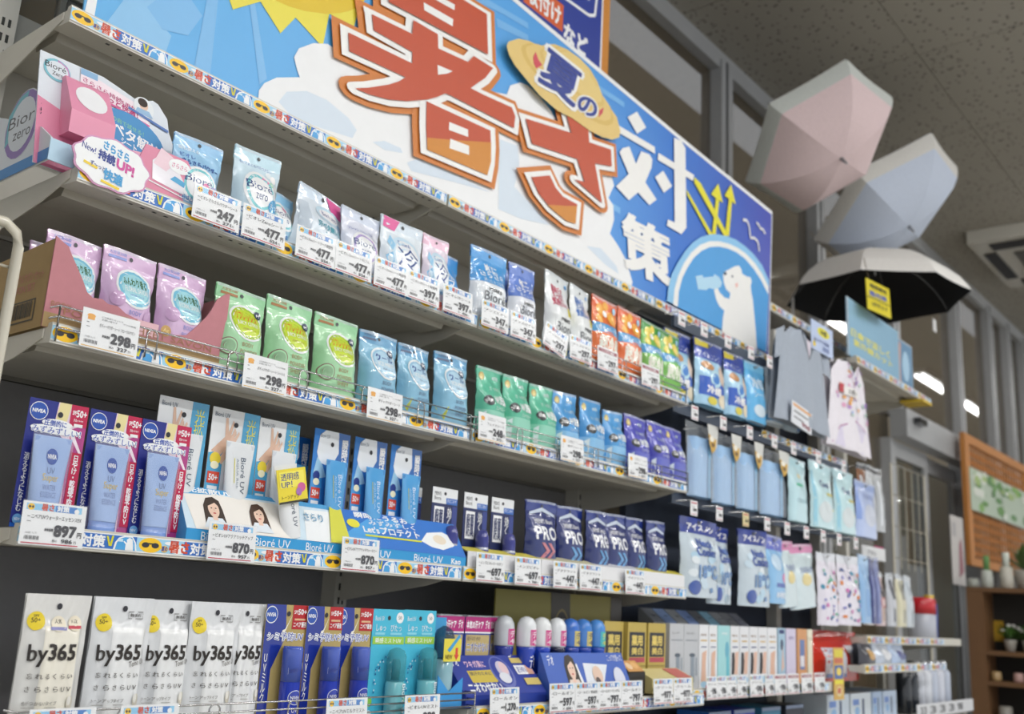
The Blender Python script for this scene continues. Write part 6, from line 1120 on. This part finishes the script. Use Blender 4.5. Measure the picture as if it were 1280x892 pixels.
for i, (x, c, cc) in enumerate(((3.44, '#d8cfc8', '#1f2226'), (3.57, '#dcc4c4', '#24262a'), (3.70, '#c8ccd4', '#1c2236'), (3.82, '#dcd8bc', '#8c8a80'), (3.92, '#ccd4dc', '#a8b4c0'))):
    t = hang('brush_pack', 'brush pack', ['grooming brush pack with black handle and red ring', 'grooming brush pack with black handle and pink card', 'slim pack with navy handle', 'cream coloured slim pack', 'pale grey slim pack at the right end'][i], .085, .215, .016, c, '#cdd2d8', [('r', .3, .5, .6, .88, M(cc, 'film')), ('r', .36, .08, .54, .5, P('#a88a5a' if i < 2 else cc)), ('e', .5, .42, .3, .10, P('#c87a70' if i < 2 else c)), ('e', .5, .42, .2, .065, P(c))], 60 + i, (x, .12, 1.03), 'brush packs near the door', 0, .1, None, 'bag'); 
t = thing('sign_card', 'white header card above the brush packs', 'card sign', (3.35, .10, 1.285)); G().box(0, 0, 0, .26, .003, .05, M('#d8dadc', 'card')).build('card_body', t); g = G(); g.art(planeY(0, 0, .26, .05, 0), [('t', 'ブラシ', .2, .3, .6, .7, M('#5a5c66', 'ink'), .03)], base=.0005); g.build('card_print', t)
t = thing('sign_card', 'small magenta card behind the white header card', 'card sign', (3.60, .14, 1.30)); G().box(0, 0, 0, .10, .003, .05, M('#b02a6c', 'card')).build('card_body', t)
for i, (x, c) in enumerate(((3.36, '#8a5a3a'), (3.46, '#c4c8cc'), (3.55, '#b8bcc0'))):
    hang('umbrella_pack' if i == 0 else 'clear_pack', 'pack', ['orange brown long pack hanging by the camisole', 'clear wrapped long pack, left of two', 'clear wrapped long pack, right of two'][i], .09, .26, .014, c, '#50545a', [('r', .2, .1, .45, .8, P('#dfe4ea')), ('r', .6, .2, .8, .7, P('#7a8088'))], 70 + i, (x, .10, 1.40), 'long packs by the camisoles', 0, .1, None, 'bag')
t = thing('spray_can', 'red capped bottle with blue label near the sliding door', 'bottle', (4.10, .12, .9865)); G().lathe([(.055, 0), (.06, .005), (.06, .10), (.045, .115)], M('#b8bcc8', 'gloss'), 18).build('bottle_body', t); G().lathe([(.062, .105), (.062, .165), (.05, .175)], M('#c0202c', 'gloss'), 18).build('red_cap', t)
t = thing('spray_can', 'yellow and blue box bottle right of the red capped one', 'bottle', (4.21, .12, .9865)); G().lathe([(.035, 0), (.035, .15), (.02, .17)], M('#4a62b0', 'gloss'), 14).build('bottle_body', t); G().lathe([(.022, .165), (.022, .19)], M('#d8b83a', 'gloss'), 14).build('yellow_cap', t)
sh = thing('wire_tray', 'white wire tray with numbered tags near the door', 'tray', (3.55, -.02, .6905)); G().box(0, 0, 0, .75, .2, .006, SHELF).box(0, -.002, 0, .75, 0, .05, M('#d8dade', 'card')).build('tray_body', sh); g = G(); g.art(planeY(0, 0, .75, .05, -.002), [('t', s_, .05 + k * .16, .2, .15 + k * .16, .8, GREY, .04) for k, s_ in enumerate(('33', '3', '3', '3', '98'))], base=.0006); g.build('tag_strip', sh)
for i in range(7):
    c = ['#22262c', '#2b3038', '#c8ccd6', '#d4d8e0', '#bcc4d4', '#ccd0dc', '#b4bccc'][i]
    t = thing('pump_bottle', ('black slim bottle, %s of two on the low tray' if i < 2 else 'silver capped clear bottle, %s in the low tray row') % ORD[i if i < 2 else i - 2], 'bottle', (3.62 + .085 * i, .05, .6970), 0, 'bottles on the low tray'); G().lathe([(.028, 0), (.03, .004), (.03, .15), (.02, .165)], M(c, 'gloss'), 14).build('bottle_body', t); G().lathe([(.016, .165), (.018, .19), (.01, .20)], M('#d0d4da' if i > 1 else '#17191c', 'foil' if i > 1 else 'gloss'), 12).build('bottle_cap', t)
for i, (x, z_) in enumerate(((2.0, 0), (2.15, 0), (2.33, 0), (2.5, 0))):
    t = thing('carton', '%s carton deep on the shadowed floor level' % ('navy', 'royal blue', 'teal', 'dark')[i], 'carton', (x, .04, .66), 0, 'cartons under the lowest shelf'); G().box(0, 0, 0, .13, .1, .11, M(('#1f5aa8', '#2a3fb0', '#3a7a9a', '#2a2c3a')[i], 'card')).build('carton_body', t); G().box(.0, -.001, .10, .13, 0, .11, M('#8a9ab8', 'card')).build('carton_edge', t)
G().box(0, 0, 0, .9, .12, .555, M('#5a5854', 'metal')).build('cabinet_body', thing('low_cabinet', 'dark low step under the lowest shelf of the third bay', 'cabinet', (1.85, .03, .101)))

# advertising boards on the high shelf
def board(lb, x0, x1, z0, z1, y, ops, col='#a8cde6'):
    t = thing('advertising_board', lb, 'sign board', (x0, y, z0), 0, 'advertising boards on the high shelf'); w, h = x1 - x0, z1 - z0
    G().box(0, 0, 0, w, .004, h, M(col, 'gloss')).build('board', t); g = G(); g.art(planeY(0, 0, w, h, 0), ops, base=.0006); g.build('board_print', t); return t
board('pale blue advertising board with yellow lettering on the high shelf', 3.075, 3.66, 2.035, 2.27, .03, [('r', .02, .03, .98, .97, M('#9cc6e2', 'gloss')), ('t', '日傘で涼しく', .06, .36, .80, .50, M('#d8d25a', 'ink'), .03), ('t', '紫外線カット', .10, .22, .85, .34, M('#d8d25a', 'ink'), .03), ('r', 0, 0, .012, 1, M('#d8dce0', 'card'))])
board('blue advertising board picturing an arm, at the shelf end', 3.67, 3.90, 2.035, 2.26, .05, [('r', .05, .04, .97, .96, M('#7fa8cc', 'gloss')), ('p', [(.05, .1), (.15, .6), (.25, .95), (.35, .9), (.28, .4), (.3, .1)], M('#c0988c', 'ink')), ('e', .6, .5, .2, .3, M('#a8cce4', 'ink'))], '#c0ccd8')
G().box(0, 0, 0, .10, .02, .26, M('#a9adb2', 'metal')).build('end_plate', thing('shelf_end', 'grey steel end plate of the high shelf', 'end plate', (3.915, .1, 2.03)))
cal = G().box(0, 0, 0, .12, .1, .012, M('#d8b83a', 'card')).build('yellow_edge', thing('edge_guard', 'yellow corner guard under the far end of the high shelf', 'corner guard', (3.80, -.02, 1.985)))

# ================================================================== umbrellas
def umbrella(lb, centre, axis, R_, depth, n, outer, border, inner, roll=0.0, handle=True, xdir=None):
    t = thing('umbrella', lb, 'umbrella', centre, 0, 'open parasols hung above the shelves')
    ax = Vector(axis).normalized()
    q = ax.to_track_quat('Z', 'Y'); t.rotation_euler = (q @ Matrix.Rotation(roll, 3, 'Z').to_quaternion()).to_euler()
    if xdir:
        X_ = (Vector(xdir) - ax * ax.dot(Vector(xdir))).normalized(); Y_ = ax.cross(X_); t.rotation_euler = Matrix((X_, Y_, ax)).transposed().to_euler()
    def pt(a, r, l=0.0):   # r from 0 at the tip to 1 at the rim
        rib = 2 * math.pi / n; k = (a / rib) % 1.0; sag = 1 - .02 * math.sin(math.pi * k) * r
        flat = math.cos(math.pi / n) / math.cos((k - .5) * rib)
        rr = R_ * math.sin(r * 1.25) / math.sin(1.25) * flat * (1 if r < .98 else sag / flat * flat)
        return Vector((rr * math.cos(a), rr * math.sin(a), depth * (math.cos(r * 1.25) - math.cos(1.25)) / (1 - math.cos(1.25)) + l))
    def sect(g, r0, r1, mat, l=0.0, per=4, nr=5, rev=False):
        for i in range(n):
            a0 = 2 * math.pi * i / n; a1 = 2 * math.pi * (i + 1) / n
            g.grid(lambda u, v: pt(a0 + (a1 - a0) * u * .99999, r0 + (r1 - r0) * v, l), per, nr, mat, True)
    g = G(); sect(g, .02, .80, M(outer, 'cloth')); sect(g, .80, 1.0, M(border, 'cloth'), nr=2); g.build('canopy', t)
    g = G(); sect(g, .02, .995, M(inner, 'cloth'), -.004); g.build('lining', t)
    for i in range(n):
        a = 2 * math.pi * i / n
        G().tube([pt(a, r / 6 + .02, -.008) for r in range(6)] + [pt(a, 1.0, -.002)], .0022, M('#9a9ca0', 'steel'), 5).build('rib', t)
    G().tube([(0, 0, depth + .03), (0, 0, depth - .45 if handle else depth - .1)], .005, M('#a4a6aa', 'steel'), 8).build('shaft', t)
    G().lathe([(.008, 0), (.006, .02), (.003, .04)], M('#8a8c90', 'gloss'), 10, (0, 0, depth)).build('ferrule', t)
    if handle: G().lathe([(.012, 0), (.015, .03), (.012, .08)], M('#d8d4cc', 'gloss'), 12, (0, 0, depth - .52)).build('handle', t)
    p = pt(.3, .99); G().box(p.x - .006, p.y - .001, p.z - .12, p.x + .006, p.y + .001, p.z, M(border, 'cloth')).build('strap', t)
    return t
umbrella('pale pink folding parasol with grey white border hung nearest the banner', (3.092, .135, 2.970), (-.172, -.634, -.754), .350, .165, 6, '#dcc6c8', '#c8ccc8', '#c8c4c4', 0, False, (-.423, .739, -.525))
umbrella('pale blue folding parasol with white border hung behind the pink one', (3.974, .167, 3.008), (-.014, -.593, -.805), .405, .179, 6, '#c6d0e2', '#d8d6d2', '#c8ccd4', 0, False, (-.522, .691, -.500))
umbrella('white parasol with black lining hung below the two others', (3.77, .16, 2.47), (.02, .0, 1.0), .40, .21, 8, '#e2e0dc', '#e2e0dc', '#141518', .2, False)
t = thing('hang_tag', 'yellow hang tag with black lettering in front of the white parasol', 'tag', (3.165, -.02, 2.235), 0, None, 0, -.10); G().box(0, 0, 0, .27, .002, .125, M('#e0d02a', 'card')).build('tag_card', t); g = G(); g.art(planeY(0, 0, .27, .125, 0), [('t', '晴雨兼用', .15, .75, .85, .90, INK, .03), ('t', '遮光率', .1, .48, .85, .66, M('#5a6ac0', 'ink'), .05), ('t', 'UVカット', .2, .16, .85, .32, INK, .04), ('r', 0, .40, 1, .43, INK)], base=.0005); g.build('tag_print', t)
G().tube([(.05, .004, .12), (.05, .02, .22)], .0015, M('#d8d0b0', 'steel'), 4).build('string', t)
t = thing('hang_tag', 'small white tag dangling from the right tip of the white parasol', 'tag', (4.13, .02, 2.39)); G().box(0, 0, 0, .05, .002, .06, M('#dfe0e0', 'card')).tube([(.025, 0, .06), (.025, 0, .10)], .001, CHROME, 4).build('tag_card', t)

# ================================================================== beyond the door
tr = thing('trellis_board', 'orange wooden trellis board with a green leafy poster', 'trellis', (6.32, .50, 1.44)); WD = M('#c07f3e', 'wood'); WD2 = M('#a8682e', 'wood')
for nm, b_ in (('frame_rail', (0, 0, .80, 1.7, .03, .86)), ('frame_rail', (0, 0, 0, 1.7, .03, .05)), ('frame_post', (0, 0, .05, .09, .03, .80)), ('frame_post', (1.62, 0, .05, 1.7, .03, .80))): G().box(*b_, WD).build(nm, tr)
sl = G().box(0, .008, 0, .022, .016, .74, WD).mesh('upright_slat')
for k in range(20):
    o = bpy.data.objects.new('upright_slat', sl); COL.objects.link(o); o.parent = tr; o.location = (.12 + k * .076, 0, .055)
sl = G().box(0, .016, 0, 1.52, .024, .022, WD2).mesh('cross_slat')
for k in range(12):
    o = bpy.data.objects.new('cross_slat', sl); COL.objects.link(o); o.parent = tr; o.location = (.09, 0, .075 + k * .060)
g = G().box(.06, -.006, .36, 1.60, -.001, .64, M('#b9c9b4', 'card')); rnd = random.Random(9); o_ = []
for k in range(46): o_.append(('e', rnd.uniform(.06, .94), rnd.choice([rnd.uniform(.7, .95), rnd.uniform(.1, .9)]), rnd.uniform(.02, .06), rnd.uniform(.05, .13), M(rnd.choice(['#5f9a3c', '#7cb04a', '#4f8a3a', '#a4c070', '#dfe4d8']), 'ink')))
o_ += [('r', .495, 0, .503, 1, M('#7a8a70', 'ink'))]
g.art(planeY(.06, .36, 1.54, .28, -.006), o_, base=.0006, step=.0001); g.build('leaf_poster', tr)
ws = thing('wooden_shelf', 'brown wooden plant shelf beyond the sliding door', 'shelf', (5.90, 0, 0)); WB_ = M('#7c5a3c', 'wood')
for y in (.335, -.62): G().box(0, y, 0, .24, y + .09, 1.259, WB_).build('side_post', ws)
for z in (1.26, .90, .73, .50): G().box(.004, -.529 if z < 1.2 else -.62, z, .236, .334 if z < 1.2 else .425, z + .025, WB_).build('shelf_board', ws)
G().box(.22, -.53, .02, .24, .335, 1.26, M('#26221e', 'wood')).build('back_board', ws)
def pot_plant(lb, loc, kind, s=1.0, col='#4f7a34'):
    t = thing('potted_plant', lb, 'plant', loc, 0, 'plants and vases on the wooden shelf'); rnd = random.Random(int(abs(loc[1]) * 1000) + 3)
    G().lathe([(.022 * s, 0), (.03 * s, .05 * s), (.032 * s, .055 * s)], M('#c8c4bc' if kind != 'vase' else '#aab4b8', 'gloss'), 14).build('pot', t)
    g = G()
    for k in range(26):
        a = rnd.uniform(0, 6.28); el = rnd.uniform(.3, 1.3); L = rnd.uniform(.05, .10) * s; d = Vector((math.cos(a) * math.cos(el), math.sin(a) * math.cos(el), math.sin(el))); w = Vector((-math.sin(a), math.cos(a), 0)) * .010 * s
        b_ = Vector((0, 0, .05 * s)) + d * .02; m_ = b_ + d * L * .6; e_ = b_ + d * L + Vector((0, 0, -.01))
        g.add([b_, m_ + w, e_, m_ - w], [(0, 1, 2, 3)], M(col, 'leaf'))
    o = g.build('foliage', t); o['kind'] = 'stuff'
    if kind == 'flower':
        q = G()
        for k in range(7):
            a = rnd.uniform(0, 6.28); q.lathe([(.001, 0), (.012 * s, .006), (.004, .012)], M('#eceae4', 'leaf'), 8, (.04 * s * math.cos(a), .04 * s * math.sin(a), .09 * s + rnd.uniform(0, .04)))
        q.build('blossoms', t)['kind'] = 'stuff'
    return t
pot_plant('bushy green plant on top of the wooden shelf', (6.02, .12, 1.2855), 'plant', 2.0, '#56703a')
pot_plant('dark green plant at the right edge on the wooden shelf top', (6.02, -.02, 1.2855), 'plant', 1.8, '#3f5a2c')
pot_plant('white flowers in a pot, left on the second board', (6.00, .22, .9255), 'flower', 1.2)
pot_plant('white flowers in a pot, right on the second board', (6.00, .12, .9255), 'flower', 1.2)
pot_plant('white flowers in a pot at the edge of the second board', (6.00, .02, .9255), 'flower', 1.2)
for i, (y, z, c, h, r) in enumerate(((.50, 1.2855, '#b8bcb4', .05, .035), (.42, 1.2855, '#cfd4cc', .10, .035), (.31, 1.2855, '#d8d4c8', .12, .04), (.36, .5255, '#a8a49c', .09, .04), (.20, .5255, '#b4b0a4', .07, .07), (.40, .7555, '#c8a878', .05, .03), (.28, .7555, '#d0a8a0', .05, .03), (.16, .7555, '#c8b890', .05, .03))):
    t = thing('vase', ['small glass dish at the left of the shelf top', 'striped green and white vase on the shelf top', 'tall white vase on the shelf top', 'silver jar on the lowest board', 'wide pale bowl on the lowest board', 'tan cup, left on the third board', 'pink cup, middle of the third board', 'straw cup, right on the third board'][i], 'vase', (5.97, y - .10, z), 0, 'plants and vases on the wooden shelf')
    G().lathe([(r * .8, 0), (r, .006), (r * .9, h), (r * .7, h + .004)], M(c, 'gloss'), 16).build('vase_body', t)
    if i in (1, 2): G().lathe([(r * .5, h), (r * .5, h + .09)], M('#6a9a5a' if i == 1 else '#dfe4da', 'leaf'), 10).build('candle', t)
t = thing('wall_sign', 'yellow notice on the wooden shelf back', 'sign', (6.11, .28, .98)); G().box(0, 0, 0, .004, .12, .12, M('#c8a02c', 'card')).build('sign_card', t)
t = thing('wire_basket_rack', 'cream wire display rack standing inside the sliding door', 'rack', (4.30, .30, 0))
for x in (0, .5): G().tube([(x, 0, 0), (x, 0, 1.80)], .006, TB, 6).build('upright_tube', t)
for z in (1.80, 1.65, 1.5, 1.35): G().tube([(0, 0, z), (.5, 0, z)], .003, TB, 5).build('cross_wire', t)
for k in range(4): G().tube([(.1 + .1 * k, 0, 1.3), (.1 + .1 * k, 0, 1.80)], .002, TB, 4).build('wire', t)
t = thing('poster', 'white poster with a dark red shape by the sliding door', 'poster', (5.92, .50, 1.30)); G().box(0, 0, 0, .26, .004, .42, M('#c9c4c0', 'card')).build('sheet', t); G().box(.12, .004, -1.30, .14, .02, .4, ALUD).build('stand_post', t); g = G(); g.art(planeY(0, 0, .26, .42, 0), [('p', [(.5, .1), (.9, .2), (.8, .7), (.6, .6)], M('#8a2a3c', 'ink')), ('r', .1, .7, .4, .9, M('#a8a4a4', 'ink'))], base=.0006); g.build('sheet_print', t)
t = thing('green_panel', 'dark green notice panel outside the sliding door', 'panel', (5.6, WALLY + .6, 1.2)); G().box(0, 0, 0, 1.2, .02, .5, M('#3f6a44', 'board')).build('panel_board', t)
G().box(.5, 0, -1.2, .54, .02, 0, M('#5a5c58', 'metal')).build('post', t)
